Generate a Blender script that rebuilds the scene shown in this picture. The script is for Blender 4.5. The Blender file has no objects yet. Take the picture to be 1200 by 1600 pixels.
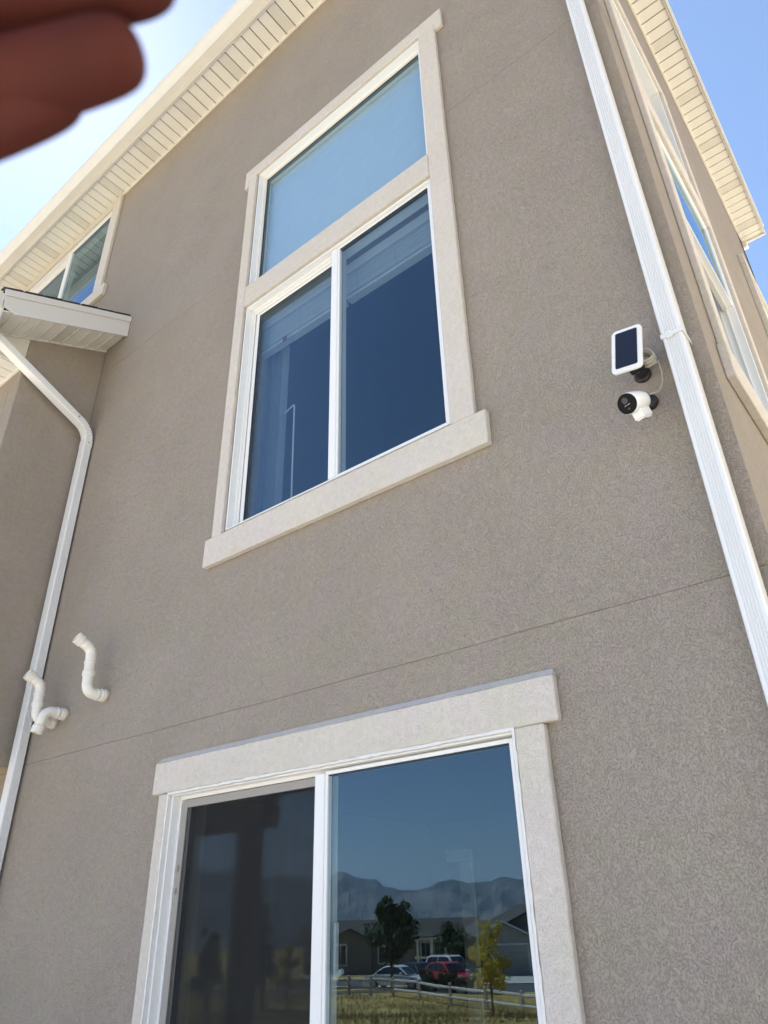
import bpy, bmesh, math, random
from mathutils import Vector, Matrix
random.seed(7)
S = bpy.context.scene
COL = S.collection

# ------------------------------------------------------------------ camera
CAMP = Vector((0.0, -2.2, 1.6))
CR = Vector((0.77526501, 0.63122103, -0.02289512))
CU = Vector((0.32613297, -0.36898807, 0.8703362))
CF = Vector((-0.54092648, 0.68220805, 0.49192552))
cd = bpy.data.cameras.new('camera')
cam = bpy.data.objects.new('camera', cd); COL.objects.link(cam)
cd.sensor_fit = 'HORIZONTAL'; cd.sensor_width = 36.0; cd.lens = 33.93
cd.clip_start = 0.02; cd.clip_end = 20000
cam.matrix_world = Matrix(((CR.x, CU.x, -CF.x, CAMP.x), (CR.y, CU.y, -CF.y, CAMP.y), (CR.z, CU.z, -CF.z, CAMP.z), (0, 0, 0, 1)))
cd.dof.use_dof = True; cd.dof.focus_distance = 7.0; cd.dof.aperture_fstop = 12.0
S.camera = cam
# ------------------------------------------------------------------ sky and sun
SUN = Vector((-0.5342, 0.1176, 0.8371)).normalized()
SUN_EL = math.asin(SUN.z); SUN_AZ = math.atan2(SUN.x, SUN.y)
W = bpy.data.worlds.new('World'); S.world = W; W.use_nodes = True
wn = W.node_tree.nodes; wl = W.node_tree.links
for n in list(wn): wn.remove(n)
sky = wn.new('ShaderNodeTexSky'); sky.sky_type = 'NISHITA'; sky.sun_disc = False
sky.sun_elevation = SUN_EL; sky.sun_rotation = SUN_AZ
sky.altitude = 1400; sky.air_density = 1.0; sky.dust_density = 0.5; sky.ozone_density = 1.0
bg = wn.new('ShaderNodeBackground'); bg.inputs['Strength'].default_value = 0.065
wo = wn.new('ShaderNodeOutputWorld')
wl.new(sky.outputs[0], bg.inputs[0]); wl.new(bg.outputs[0], wo.inputs[0])
sd = bpy.data.lights.new('sun', 'SUN'); sd.energy = 5.0; sd.angle = math.radians(0.53); sd.color = (1.0, 0.955, 0.89)
sun = bpy.data.objects.new('sun', sd); COL.objects.link(sun)
sun.rotation_euler = SUN.to_track_quat('Z', 'Y').to_euler(); sun.location = (-20, 5, 30)
S.view_settings.view_transform = 'Standard'; S.view_settings.look = 'None'
S.view_settings.exposure = 2.1; S.view_settings.gamma = 1.0; S.view_settings.use_curve_mapping = False
S.render.engine = 'CYCLES'
try:
    S.cycles.max_bounces = 10; S.cycles.transparent_max_bounces = 24; S.cycles.volume_bounces = 0
    S.cycles.diffuse_bounces = 5; S.cycles.glossy_bounces = 6
except Exception: pass

# ------------------------------------------------------------------ materials
def nt(name):
    m = bpy.data.materials.new(name); m.use_nodes = True
    return m, m.node_tree.nodes, m.node_tree.links, m.node_tree.nodes['Principled BSDF']
def mat(name, col, rough=0.5, var=0.06, vscale=4.0, bump=0.0, bscale=60.0, metal=0.0, spec=0.5, stretch=(1, 1, 1), detail=4.0, dirt=0.0):
    m, N, L, P = nt(name)
    tc = N.new('ShaderNodeTexCoord'); mp = N.new('ShaderNodeMapping'); mp.inputs['Scale'].default_value = stretch
    L.new(tc.outputs['Object'], mp.inputs['Vector'])
    nz = N.new('ShaderNodeTexNoise'); nz.inputs['Scale'].default_value = vscale; nz.inputs['Detail'].default_value = detail
    L.new(mp.outputs[0], nz.inputs['Vector'])
    r = N.new('ShaderNodeMapRange'); r.inputs['From Min'].default_value = 0.3; r.inputs['From Max'].default_value = 0.7
    r.inputs['To Min'].default_value = 1 - var; r.inputs['To Max'].default_value = 1 + var
    L.new(nz.outputs['Fac'], r.inputs['Value'])
    mul = N.new('ShaderNodeVectorMath'); mul.operation = 'SCALE'; mul.inputs[0].default_value = col[:3]
    L.new(r.outputs[0], mul.inputs['Scale'])
    src = mul.outputs[0]
    if dirt > 0:
        n2 = N.new('ShaderNodeTexNoise'); n2.inputs['Scale'].default_value = vscale * 5; n2.inputs['Detail'].default_value = 8
        L.new(mp.outputs[0], n2.inputs['Vector'])
        r2 = N.new('ShaderNodeMapRange'); r2.inputs['From Min'].default_value = 0.58; r2.inputs['From Max'].default_value = 0.75
        r2.inputs['To Min'].default_value = 0; r2.inputs['To Max'].default_value = dirt
        L.new(n2.outputs['Fac'], r2.inputs['Value'])
        mx = N.new('ShaderNodeMix'); mx.data_type = 'RGBA'; mx.inputs['B'].default_value = (0.16, 0.12, 0.08, 1)
        L.new(r2.outputs[0], mx.inputs['Factor']); L.new(src, mx.inputs['A']); src = mx.outputs['Result']
    L.new(src, P.inputs['Base Color'])
    P.inputs['Roughness'].default_value = rough; P.inputs['Metallic'].default_value = metal
    P.inputs['Specular IOR Level'].default_value = spec
    if bump > 0:
        nb = N.new('ShaderNodeTexNoise'); nb.inputs['Scale'].default_value = bscale; nb.inputs['Detail'].default_value = 5
        L.new(mp.outputs[0], nb.inputs['Vector'])
        b = N.new('ShaderNodeBump'); b.inputs['Strength'].default_value = 1; b.inputs['Distance'].default_value = bump
        L.new(nb.outputs['Fac'], b.inputs['Height']); L.new(b.outputs[0], P.inputs['Normal'])
    return m

def stucco(name, col, scale=205.0, dist=0.0019, var=0.045, cav_shade=0.075):
    # floated sand stucco: granular relief dragged into short curved strokes, broad trowel unevenness under it
    m, N, L, P = nt(name)
    tc = N.new('ShaderNodeTexCoord')
    def noise_(sc, det, rough=.5, vec=None, dist_=0.0):
        n = N.new('ShaderNodeTexNoise'); n.inputs['Scale'].default_value = sc; n.inputs['Detail'].default_value = det
        n.inputs['Roughness'].default_value = rough; n.inputs['Distortion'].default_value = dist_
        L.new(vec or tc.outputs['Object'], n.inputs['Vector']); return n
    def mr(src, a, b, c, d, smooth=False):
        r = N.new('ShaderNodeMapRange'); r.inputs['From Min'].default_value = a; r.inputs['From Max'].default_value = b
        r.inputs['To Min'].default_value = c; r.inputs['To Max'].default_value = d
        if smooth: r.interpolation_type = 'SMOOTHSTEP'
        L.new(src, r.inputs['Value']); return r.outputs[0]
    def ma(op, x, y):
        n = N.new('ShaderNodeMath'); n.operation = op
        for i, q in enumerate((x, y)):
            if isinstance(q, (int, float)): n.inputs[i].default_value = q
            else: L.new(q, n.inputs[i])
        return n.outputs[0]
    warp = noise_(9, 2); ws = N.new('ShaderNodeVectorMath'); ws.operation = 'SCALE'; ws.inputs['Scale'].default_value = 0.030
    L.new(warp.outputs['Color'], ws.inputs[0])
    ad = N.new('ShaderNodeVectorMath'); ad.operation = 'ADD'; L.new(tc.outputs['Object'], ad.inputs[0]); L.new(ws.outputs[0], ad.inputs[1])
    mp = N.new('ShaderNodeMapping'); mp.inputs['Scale'].default_value = (1.1, 1.1, .72); L.new(ad.outputs[0], mp.inputs[0])
    grain = mr(noise_(scale, 3, .62, mp.outputs[0], .5).outputs['Fac'], .32, .54, 0, 1, True)
    sand = noise_(scale * 2.6, 2, .6).outputs['Fac']
    mid = noise_(34, 3, .55).outputs['Fac']; big = noise_(2.2, 5).outputs['Fac']
    h = ma('ADD', ma('MULTIPLY', grain, 1.0), ma('MULTIPLY', sand, .5))
    h = ma('ADD', h, ma('MULTIPLY', mid, 1.3)); h = ma('ADD', h, ma('MULTIPLY', big, 3.0))
    b = N.new('ShaderNodeBump'); b.inputs['Strength'].default_value = 1.0; b.inputs['Distance'].default_value = dist
    L.new(h, b.inputs['Height']); L.new(b.outputs[0], P.inputs['Normal'])
    v = ma('MULTIPLY', mr(big, .3, .7, 1 - var, 1 + var), mr(grain, 0, 1, 1 - cav_shade, 1 + cav_shade * .35))  # grain hollows darkened in the colour to imitate occlusion shade
    v = ma('MULTIPLY', v, mr(mid, .32, .68, .955, 1.045)); v = ma('MULTIPLY', v, mr(sand, .3, .7, .93, 1.07))
    hm = N.new('ShaderNodeMix'); hm.data_type = 'RGBA'
    hm.inputs['A'].default_value = (col[0] * .992, col[1] * 1.004, col[2] * .97, 1); hm.inputs['B'].default_value = (col[0] * 1.008, col[1] * .992, col[2] * 1.03, 1)
    L.new(mr(noise_(5.5, 4).outputs['Fac'], .38, .62, 0, 1), hm.inputs['Factor'])
    mul = N.new('ShaderNodeVectorMath'); mul.operation = 'SCALE'; L.new(hm.outputs['Result'], mul.inputs[0]); L.new(v, mul.inputs['Scale'])
    L.new(mul.outputs[0], P.inputs['Base Color'])
    P.inputs['Roughness'].default_value = 0.92; P.inputs['Specular IOR Level'].default_value = 0.2
    return m

def glass(name, r0=0.073, tint=(0.74, 0.80, 0.82), gtint=(0.64, 0.84, 1.0)):
    m, N, L, P = nt(name); N.remove(P)
    out = [n for n in N if n.type == 'OUTPUT_MATERIAL'][0]
    geo = N.new('ShaderNodeNewGeometry')
    dot = N.new('ShaderNodeVectorMath'); dot.operation = 'DOT_PRODUCT'
    L.new(geo.outputs['Normal'], dot.inputs[0]); L.new(geo.outputs['Incoming'], dot.inputs[1])
    ab = N.new('ShaderNodeMath'); ab.operation = 'ABSOLUTE'; L.new(dot.outputs['Value'], ab.inputs[0])
    om = N.new('ShaderNodeMath'); om.operation = 'SUBTRACT'; om.inputs[0].default_value = 1; L.new(ab.outputs[0], om.inputs[1])
    pw = N.new('ShaderNodeMath'); pw.operation = 'POWER'; pw.inputs[1].default_value = 5; L.new(om.outputs[0], pw.inputs[0])
    ml = N.new('ShaderNodeMath'); ml.operation = 'MULTIPLY_ADD'; ml.inputs[1].default_value = 1 - r0; ml.inputs[2].default_value = r0
    L.new(pw.outputs[0], ml.inputs[0])
    tr = N.new('ShaderNodeBsdfTransparent'); tr.inputs[0].default_value = (*tint, 1)
    gl = N.new('ShaderNodeBsdfGlossy'); gl.inputs['Color'].default_value = (*gtint, 1); gl.inputs['Roughness'].default_value = 0.0
    mx = N.new('ShaderNodeMixShader')
    L.new(ml.outputs[0], mx.inputs[0]); L.new(tr.outputs[0], mx.inputs[1]); L.new(gl.outputs[0], mx.inputs[2])
    L.new(mx.outputs[0], out.inputs['Surface'])
    return m

def leafmat(name, c1, c2, rough=0.6, scale=3.0, trans=0.3):
    m, N, L, P = nt(name)
    oi = N.new('ShaderNodeTexCoord'); nz = N.new('ShaderNodeTexNoise'); nz.inputs['Scale'].default_value = scale; nz.inputs['Detail'].default_value = 6
    L.new(oi.outputs['Object'], nz.inputs['Vector'])
    cr = N.new('ShaderNodeValToRGB'); cr.color_ramp.elements[0].position = 0.35; cr.color_ramp.elements[1].position = 0.65
    cr.color_ramp.elements[0].color = (*c1, 1); cr.color_ramp.elements[1].color = (*c2, 1)
    L.new(nz.outputs['Fac'], cr.inputs[0]); L.new(cr.outputs[0], P.inputs['Base Color'])
    P.inputs['Roughness'].default_value = rough
    out = [n for n in N if n.type == 'OUTPUT_MATERIAL'][0]
    t = N.new('ShaderNodeBsdfTranslucent'); L.new(cr.outputs[0], t.inputs[0])
    mx = N.new('ShaderNodeMixShader'); mx.inputs[0].default_value = trans
    L.new(P.outputs[0], mx.inputs[1]); L.new(t.outputs[0], mx.inputs[2]); L.new(mx.outputs[0], out.inputs['Surface'])
    return m

M = {}
M['stucco'] = stucco('taupe stucco', (0.342, 0.297, 0.248))
M['trim'] = stucco('cream stucco trim', (0.62, 0.572, 0.505), scale=230, dist=0.0010, var=0.03, cav_shade=.07)
M['sidewall'] = M['stucco']
M['vinyl'] = mat('white vinyl', (0.80, 0.80, 0.79), 0.35, 0.01, 2)
M['vinyl_cream'] = mat('almond vinyl', (0.69, 0.67, 0.615), 0.42, 0.03, 5, dirt=0.02)
M['soffit'] = mat('cream vinyl soffit', (0.73, 0.71, 0.64), 0.5, 0.03, 2.5, dirt=0.03)
M['fascia'] = mat('off white aluminium fascia', (0.62, 0.61, 0.585), 0.38, 0.03, 1.2, dirt=0.0)
M['downspout'] = mat('white painted aluminium downspout', (0.74, 0.745, 0.74), 0.32, 0.03, 2.0, dirt=0.015)
M['pvc'] = mat('white plastic drain pipe', (0.76, 0.735, 0.67), 0.33, 0.05, 18, dirt=0.12)
M['black'] = mat('black plastic', (0.012, 0.012, 0.013), 0.4, 0.1, 20)
M['faceblack'] = mat('glossy black face', (0.004, 0.004, 0.004), 0.25, 0.05, 5, spec=.12)
M['whiteplastic'] = mat('white satin plastic', (0.80, 0.80, 0.79), 0.3, 0.01, 5)
M['cable'] = mat('beige cable sheath', (0.50, 0.46, 0.38), 0.45, 0.05, 30)
M['screenframe'] = mat('grey aluminium screen frame', (0.32, 0.30, 0.275), 0.45, 0.03, 8)
M['shingle'] = mat('dark asphalt shingle', (0.055, 0.05, 0.047), 0.9, 0.35, 40, bump=0.003, bscale=180)
M['dark'] = mat('dark gap', (0.05, 0.045, 0.04), 0.8, 0.1, 10)
M['caulk'] = mat('white sealant', (0.72, 0.71, 0.68), 0.6, 0.05, 30, bump=0.002, bscale=50)
M['dirtyseal'] = mat('grimy sealant', (.36, .31, .25), .8, .2, 40, bump=.002, bscale=80)
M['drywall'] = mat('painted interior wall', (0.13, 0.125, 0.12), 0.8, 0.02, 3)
M['intfloor'] = mat('brown wood floor', (0.20, 0.13, 0.08), 0.4, 0.2, 6, stretch=(1, 8, 1))
M['casing'] = mat('white painted casing', (0.80, 0.79, 0.76), 0.45, 0.02, 3)
M['blind'] = mat('white window blind', (0.56, 0.58, 0.62), 0.55, 0.03, 14)
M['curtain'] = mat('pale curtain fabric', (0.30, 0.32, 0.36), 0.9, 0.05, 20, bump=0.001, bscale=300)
M['glass'] = glass('window glass')
M['glass_clear'] = glass('clear upper glass', tint=(0.86, 0.93, 0.95))
M['post'] = mat('brown stained timber', (0.085, 0.062, 0.045), 0.7, 0.25, 6, bump=0.002, bscale=40, stretch=(6, 6, 1))
M['fence'] = mat('weathered grey split rail', (0.46, 0.42, 0.37), 0.85, 0.2, 6, bump=0.004, bscale=30, stretch=(1, 1, 4))
M['asphalt'] = mat('asphalt', (0.055, 0.055, 0.056), 0.9, 0.2, 0.6, bump=0.004, bscale=40)
M['concrete'] = mat('pale concrete', (0.40, 0.385, 0.355), 0.85, 0.08, 0.8, bump=0.002, bscale=60)
M['bark'] = mat('brown bark', (0.10, 0.075, 0.055), 0.9, 0.3, 12, bump=0.006, bscale=30, stretch=(1, 1, .25))
M['siding'] = mat('taupe siding', (0.19, 0.175, 0.16), 0.8, 0.06, 1)
M['siding2'] = mat('pale tan siding', (0.48, 0.45, 0.40), 0.8, 0.06, 1)
M['whitepaint'] = mat('white painted wood', (0.80, 0.80, 0.78), 0.5, 0.04, 2)
M['farroof'] = mat('grey brown roof shingles', (0.045, 0.043, 0.040), 0.9, 0.25, 3, bump=0.01, bscale=20)
M['farglass'] = mat('dark house window glass', (0.02, 0.025, 0.03), 0.06, 0.05, 2)
M['tyre'] = mat('black tyre rubber', (0.02, 0.02, 0.02), 0.8)
M['rim'] = mat('alloy rim', (0.45, 0.45, 0.46), 0.3, metal=0.8)
M['lamp'] = mat('headlamp lens', (0.6, 0.6, 0.6), 0.1)
def paint(n, c):
    m = mat(n, c, 0.28, 0.02, 1, spec=0.6); m.node_tree.nodes['Principled BSDF'].inputs['Coat Weight'].default_value = 0.7
    return m
M['leaf'] = leafmat('dark green leaves', (0.022, 0.042, 0.014), (0.06, 0.10, 0.03))
M['leafpine'] = leafmat('bluish green needles', (0.018, 0.035, 0.018), (0.04, 0.07, 0.03))
M['leafyel'] = leafmat('yellow green leaves', (0.42, 0.36, 0.035), (0.60, 0.46, 0.06), scale=5, trans=.5)
M['grassb'] = leafmat('dry grass blades', (0.26, 0.19, 0.07), (0.20, 0.17, 0.06), scale=0.6, trans=0.2)

# vented soffit board: rows of small punched slots
def vented():
    m, N, L, P = nt('perforated cream vinyl soffit')
    tc = N.new('ShaderNodeTexCoord')
    v = N.new('ShaderNodeTexVoronoi'); v.inputs['Scale'].default_value = 95; v.inputs['Randomness'].default_value = 0.0
    L.new(tc.outputs['Object'], v.inputs['Vector'])
    r = N.new('ShaderNodeMapRange'); r.inputs['From Min'].default_value = 0.20; r.inputs['From Max'].default_value = 0.34
    L.new(v.outputs['Distance'], r.inputs['Value'])
    mx = N.new('ShaderNodeMix'); mx.data_type = 'RGBA'; mx.inputs['A'].default_value = (0.36, 0.34, 0.29, 1); mx.inputs['B'].default_value = (0.73, 0.71, 0.64, 1)
    L.new(r.outputs[0], mx.inputs['Factor']); L.new(mx.outputs['Result'], P.inputs['Base Color'])
    b = N.new('ShaderNodeBump'); b.inputs['Distance'].default_value = 0.002; L.new(r.outputs[0], b.inputs['Height']); L.new(b.outputs[0], P.inputs['Normal'])
    P.inputs['Roughness'].default_value = 0.5
    return m
M['vented'] = vented()
def cells():
    m, N, L, P = nt('solar cell glass')
    tc = N.new('ShaderNodeTexCoord'); mp = N.new('ShaderNodeMapping'); mp.inputs['Scale'].default_value = (38, 38, 38)
    L.new(tc.outputs['Object'], mp.inputs['Vector'])
    w = N.new('ShaderNodeTexWave'); w.inputs['Scale'].default_value = 3; w.bands_direction = 'Z'; L.new(mp.outputs[0], w.inputs['Vector'])
    r = N.new('ShaderNodeMapRange'); r.inputs['From Min'].default_value = 0.0; r.inputs['From Max'].default_value = 0.08; L.new(w.outputs['Fac'], r.inputs['Value'])
    mx = N.new('ShaderNodeMix'); mx.data_type = 'RGBA'; mx.inputs['A'].default_value = (0.020, 0.022, 0.036, 1); mx.inputs['B'].default_value = (0.012, 0.014, 0.028, 1)
    L.new(r.outputs[0], mx.inputs['Factor']); L.new(mx.outputs['Result'], P.inputs['Base Color'])
    P.inputs['Roughness'].default_value = 0.25; P.inputs['Specular IOR Level'].default_value = 0.35
    return m
M['cells'] = cells()
def screenmat():
    m, N, L, P = nt('dark insect mesh')
    out = [n for n in N if n.type == 'OUTPUT_MATERIAL'][0]
    P.inputs['Base Color'].default_value = (0.014, 0.014, 0.015, 1); P.inputs['Roughness'].default_value = 0.8
    tc = N.new('ShaderNodeTexCoord'); nz = N.new('ShaderNodeTexNoise'); nz.inputs['Scale'].default_value = 5; nz.inputs['Detail'].default_value = 3
    mp = N.new('ShaderNodeMapping'); mp.inputs['Scale'].default_value = (3, 1, .6); L.new(tc.outputs['Object'], mp.inputs[0]); L.new(mp.outputs[0], nz.inputs['Vector'])
    r = N.new('ShaderNodeMapRange'); r.inputs['From Min'].default_value = .3; r.inputs['From Max'].default_value = .7; r.inputs['To Min'].default_value = 0.30; r.inputs['To Max'].default_value = 0.38
    L.new(nz.outputs['Fac'], r.inputs['Value'])
    t = N.new('ShaderNodeBsdfTransparent'); mx = N.new('ShaderNodeMixShader')
    L.new(r.outputs[0], mx.inputs[0]); L.new(t.outputs[0], mx.inputs[1]); L.new(P.outputs[0], mx.inputs[2]); L.new(mx.outputs[0], out.inputs['Surface'])
    return m
M['screen'] = screenmat()
def skinmat():
    m, N, L, P = nt('skin')
    tc = N.new('ShaderNodeTexCoord'); nz = N.new('ShaderNodeTexNoise'); nz.inputs['Scale'].default_value = 45; nz.inputs['Detail'].default_value = 4
    L.new(tc.outputs['Object'], nz.inputs['Vector'])
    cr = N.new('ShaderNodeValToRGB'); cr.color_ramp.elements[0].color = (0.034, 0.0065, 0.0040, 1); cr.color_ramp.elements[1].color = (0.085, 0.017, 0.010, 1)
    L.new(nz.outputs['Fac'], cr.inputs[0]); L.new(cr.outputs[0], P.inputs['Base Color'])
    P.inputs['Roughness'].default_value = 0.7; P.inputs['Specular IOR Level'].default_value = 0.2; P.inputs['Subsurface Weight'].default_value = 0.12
    P.inputs['Subsurface Radius'].default_value = (0.9, 0.25, 0.12); P.inputs['Subsurface Scale'].default_value = 0.006
    return m
M['skin'] = skinmat()

# ------------------------------------------------------------------ mesh helpers
class MB:
    def __init__(self, tf=None): self.v = []; self.f = []; self.tf = tf
    def add(self, vs, fs):
        n = len(self.v)
        self.v += [self.tf(*p) if self.tf else tuple(p) for p in vs]
        self.f += [tuple(i + n for i in f) for f in fs]; return self
    def box(self, x0, x1, y0, y1, z0, z1):
        if x0 > x1: x0, x1 = x1, x0
        if y0 > y1: y0, y1 = y1, y0
        if z0 > z1: z0, z1 = z1, z0
        return self.add([(x0, y0, z0), (x1, y0, z0), (x1, y1, z0), (x0, y1, z0), (x0, y0, z1), (x1, y0, z1), (x1, y1, z1), (x0, y1, z1)],
                 [(0, 3, 2, 1), (4, 5, 6, 7), (0, 1, 5, 4), (1, 2, 6, 5), (2, 3, 7, 6), (3, 0, 4, 7)])
    def prism(self, pts, axis, a, b):
        n = len(pts)
        def P(p, t): return (t, p[0], p[1]) if axis == 'x' else ((p[0], t, p[1]) if axis == 'y' else (p[0], p[1], t))
        return self.add([P(p, a) for p in pts] + [P(p, b) for p in pts],
                 [tuple(range(n))[::-1], tuple(range(n, 2 * n))] + [(i, (i + 1) % n, n + (i + 1) % n, n + i) for i in range(n)])
    def rings(self, rings, cap=True):
        n = len(rings[0]); vs = [p for r in rings for p in r]; fs = []
        for k in range(len(rings) - 1):
            for i in range(n): fs.append((k * n + i, k * n + (i + 1) % n, (k + 1) * n + (i + 1) % n, (k + 1) * n + i))
        if cap: fs += [tuple(range(n))[::-1], tuple(range((len(rings) - 1) * n, len(rings) * n))]
        return self.add(vs, fs)
    def tube(self, path, r, n=12, cap=True):
        path = [Vector(p) for p in path]; rs = r if isinstance(r, (list, tuple)) else [r] * len(path)
        rings = []; up = None
        for i, p in enumerate(path):
            t = (path[min(i + 1, len(path) - 1)] - path[max(i - 1, 0)]).normalized()
            if up is None: up = t.orthogonal().normalized()
            up = (up - t * up.dot(t)).normalized(); s = t.cross(up)
            rings.append([tuple(p + (up * math.cos(2 * math.pi * k / n) + s * math.sin(2 * math.pi * k / n)) * rs[i]) for k in range(n)])
        return self.rings(rings, cap)
    def build(self, name, m, parent=None, bevel=0.0, smooth=False, seg=1):
        me = bpy.data.meshes.new(name); me.from_pydata(self.v, [], self.f)
        bm = bmesh.new(); bm.from_mesh(me)
        bmesh.ops.recalc_face_normals(bm, faces=bm.faces)
        if bevel > 0:
            ed = [e for e in bm.edges if len(e.link_faces) == 2 and e.calc_face_angle(0) > 0.6]
            bmesh.ops.bevel(bm, geom=ed, offset=bevel, segments=seg, affect='EDGES', clamp_overlap=True)
        bm.to_mesh(me); bm.free()
        if smooth:
            for p in me.polygons: p.use_smooth = True
        me.materials.append(m if not isinstance(m, str) else M[m])
        o = bpy.data.objects.new(name, me); COL.objects.link(o)
        if parent: o.parent = parent
        return o
def empty(name, loc=(0, 0, 0), rz=0, parent=None):
    o = bpy.data.objects.new(name, None); COL.objects.link(o); o.location = loc; o.rotation_euler = (0, 0, rz); o.empty_display_size = 0.1
    if parent: o.parent = parent
    return o
def tag(o, label=None, cat=None, group=None, kind=None):
    if label: o['label'] = label
    if cat: o['category'] = cat
    if group: o['group'] = group
    if kind: o['kind'] = kind
    return o
def inst(me, name, loc, parent, rot=None, scale=None):
    o = bpy.data.objects.new(name, me); COL.objects.link(o); o.location = loc; o.parent = parent
    if rot: o.rotation_euler = rot
    if scale: o.scale = scale
    return o

# ------------------------------------------------------------------ ground
def sstep(a, b, t):
    t = min(1, max(0, (t - a) / (b - a))); return t * t * (3 - 2 * t)
def G(x, y):
    r = math.hypot(x + 3, y)
    g = 0.05 * max(0, r - 5) + 0.06 * min(14, max(0, x + 33)) * sstep(20, 38, r) * sstep(-5, -25, y)
    g = min(g, 2.65)
    far = 42 * sstep(140, 900, r) + 30 * sstep(900, 2500, r)
    return -g - far
def groundmat():
    m, N, L, P = nt('dry lawn and soil')
    tc = N.new('ShaderNodeTexCoord')
    n1 = N.new('ShaderNodeTexNoise'); n1.inputs['Scale'].default_value = 0.35; n1.inputs['Detail'].default_value = 8
    n2 = N.new('ShaderNodeTexNoise'); n2.inputs['Scale'].default_value = 6; n2.inputs['Detail'].default_value = 6
    for n in (n1, n2): L.new(tc.outputs['Object'], n.inputs['Vector'])
    cr = N.new('ShaderNodeValToRGB'); e = cr.color_ramp.elements; e[0].position = 0.36; e[0].color = (0.20, 0.145, 0.05, 1); e[1].position = 0.62; e[1].color = (0.42, 0.30, 0.105, 1)
    L.new(n1.outputs['Fac'], cr.inputs[0])
    r = N.new('ShaderNodeMapRange'); r.inputs['To Min'].default_value = 0.6; r.inputs['To Max'].default_value = 1.35; L.new(n2.outputs['Fac'], r.inputs[0])
    ln_ = N.new('ShaderNodeVectorMath'); ln_.operation = 'LENGTH'; L.new(tc.outputs['Object'], ln_.inputs[0])
    an = N.new('ShaderNodeMath'); an.operation = 'MULTIPLY_ADD'; an.inputs[1].default_value = 6; L.new(n1.outputs['Fac'], an.inputs[0]); L.new(ln_.outputs['Value'], an.inputs[2])
    rr = N.new('ShaderNodeMapRange'); rr.inputs['From Min'].default_value = 20.5; rr.inputs['From Max'].default_value = 23; L.new(an.outputs[0], rr.inputs[0])
    mxx = N.new('ShaderNodeMix'); mxx.data_type = 'RGBA'; mxx.inputs['A'].default_value = (.35, .33, .29, 1)  # pale ring of unseen ground, added to make the bounce less yellow
    L.new(rr.outputs[0], mxx.inputs['Factor']); L.new(cr.outputs[0], mxx.inputs['B'])
    mu = N.new('ShaderNodeVectorMath'); mu.operation = 'SCALE'; L.new(mxx.outputs['Result'], mu.inputs[0]); L.new(r.outputs[0], mu.inputs['Scale'])
    L.new(mu.outputs[0], P.inputs['Base Color']); P.inputs['Roughness'].default_value = 0.95; P.inputs['Specular IOR Level'].default_value = 0.1
    b = N.new('ShaderNodeBump'); b.inputs['Distance'].default_value = 0.05; L.new(n2.outputs['Fac'], b.inputs['Height']); L.new(b.outputs[0], P.inputs['Normal'])
    return m
M['ground'] = groundmat()
g = MB(); radii = [0, 3, 6, 9, 12, 15, 18, 21, 24, 27, 30, 33, 36, 39, 42, 46, 50, 55, 60, 70, 80, 100, 130, 160, 220, 300, 420, 600, 900, 1400, 2200, 3500, 6500]
NA = 96; vs = []; fs = []
for i, r in enumerate(radii):
    for a in range(NA):
        x = -3 + r * math.cos(2 * math.pi * a / NA); y = r * math.sin(2 * math.pi * a / NA); vs.append((x, y, G(x, y)))
for i in range(len(radii) - 1):
    for a in range(NA):
        q = (i * NA + a, i * NA + (a + 1) % NA, (i + 1) * NA + (a + 1) % NA, (i + 1) * NA + a)
        fs.append(q[1:] if i == 0 and False else q)
g.add(vs, fs)
tag(g.build('ground', 'ground', smooth=True), kind='structure')
pt = MB().box(-12.5, 4.2, -6.6, -0.02, -0.10, 0.03)  # unseen patio, put in and widened for the light it bounces up
tag(pt.build('patio', 'concrete', bevel=0.01), kind='structure')

M['gravel'] = mat('grey gravel', (.24, .225, .20), .95, .2, 20, bump=.01, bscale=60)
tag(MB().box(-.29, 4.7, -.01, 12, -0.30, 0.026).build('added_side_path', 'gravel', bevel=0.01), kind='structure')  # unseen ground strip added for its bounce onto side wall and soffit
# ------------------------------------------------------------------ the house
H = empty('house', (-5.3, 2.4, 0))
tag(H, 'taupe stucco two storey house with cream trim seen from below', 'house')
HI = Matrix.Translation((5.3, -2.4, 0))
def part(o, parent=None):
    o.parent = parent or H
    if parent is None: o.matrix_parent_inverse = HI
    return o
CX = -0.30           # corner of the house
ZS = 8.20            # soffit height
ZJ1, ZJ2 = 2.475, 5.60
tfF = lambda u, d, z: (u, d, z)
tfS = lambda u, d, z: (CX - d, u, z)

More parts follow.
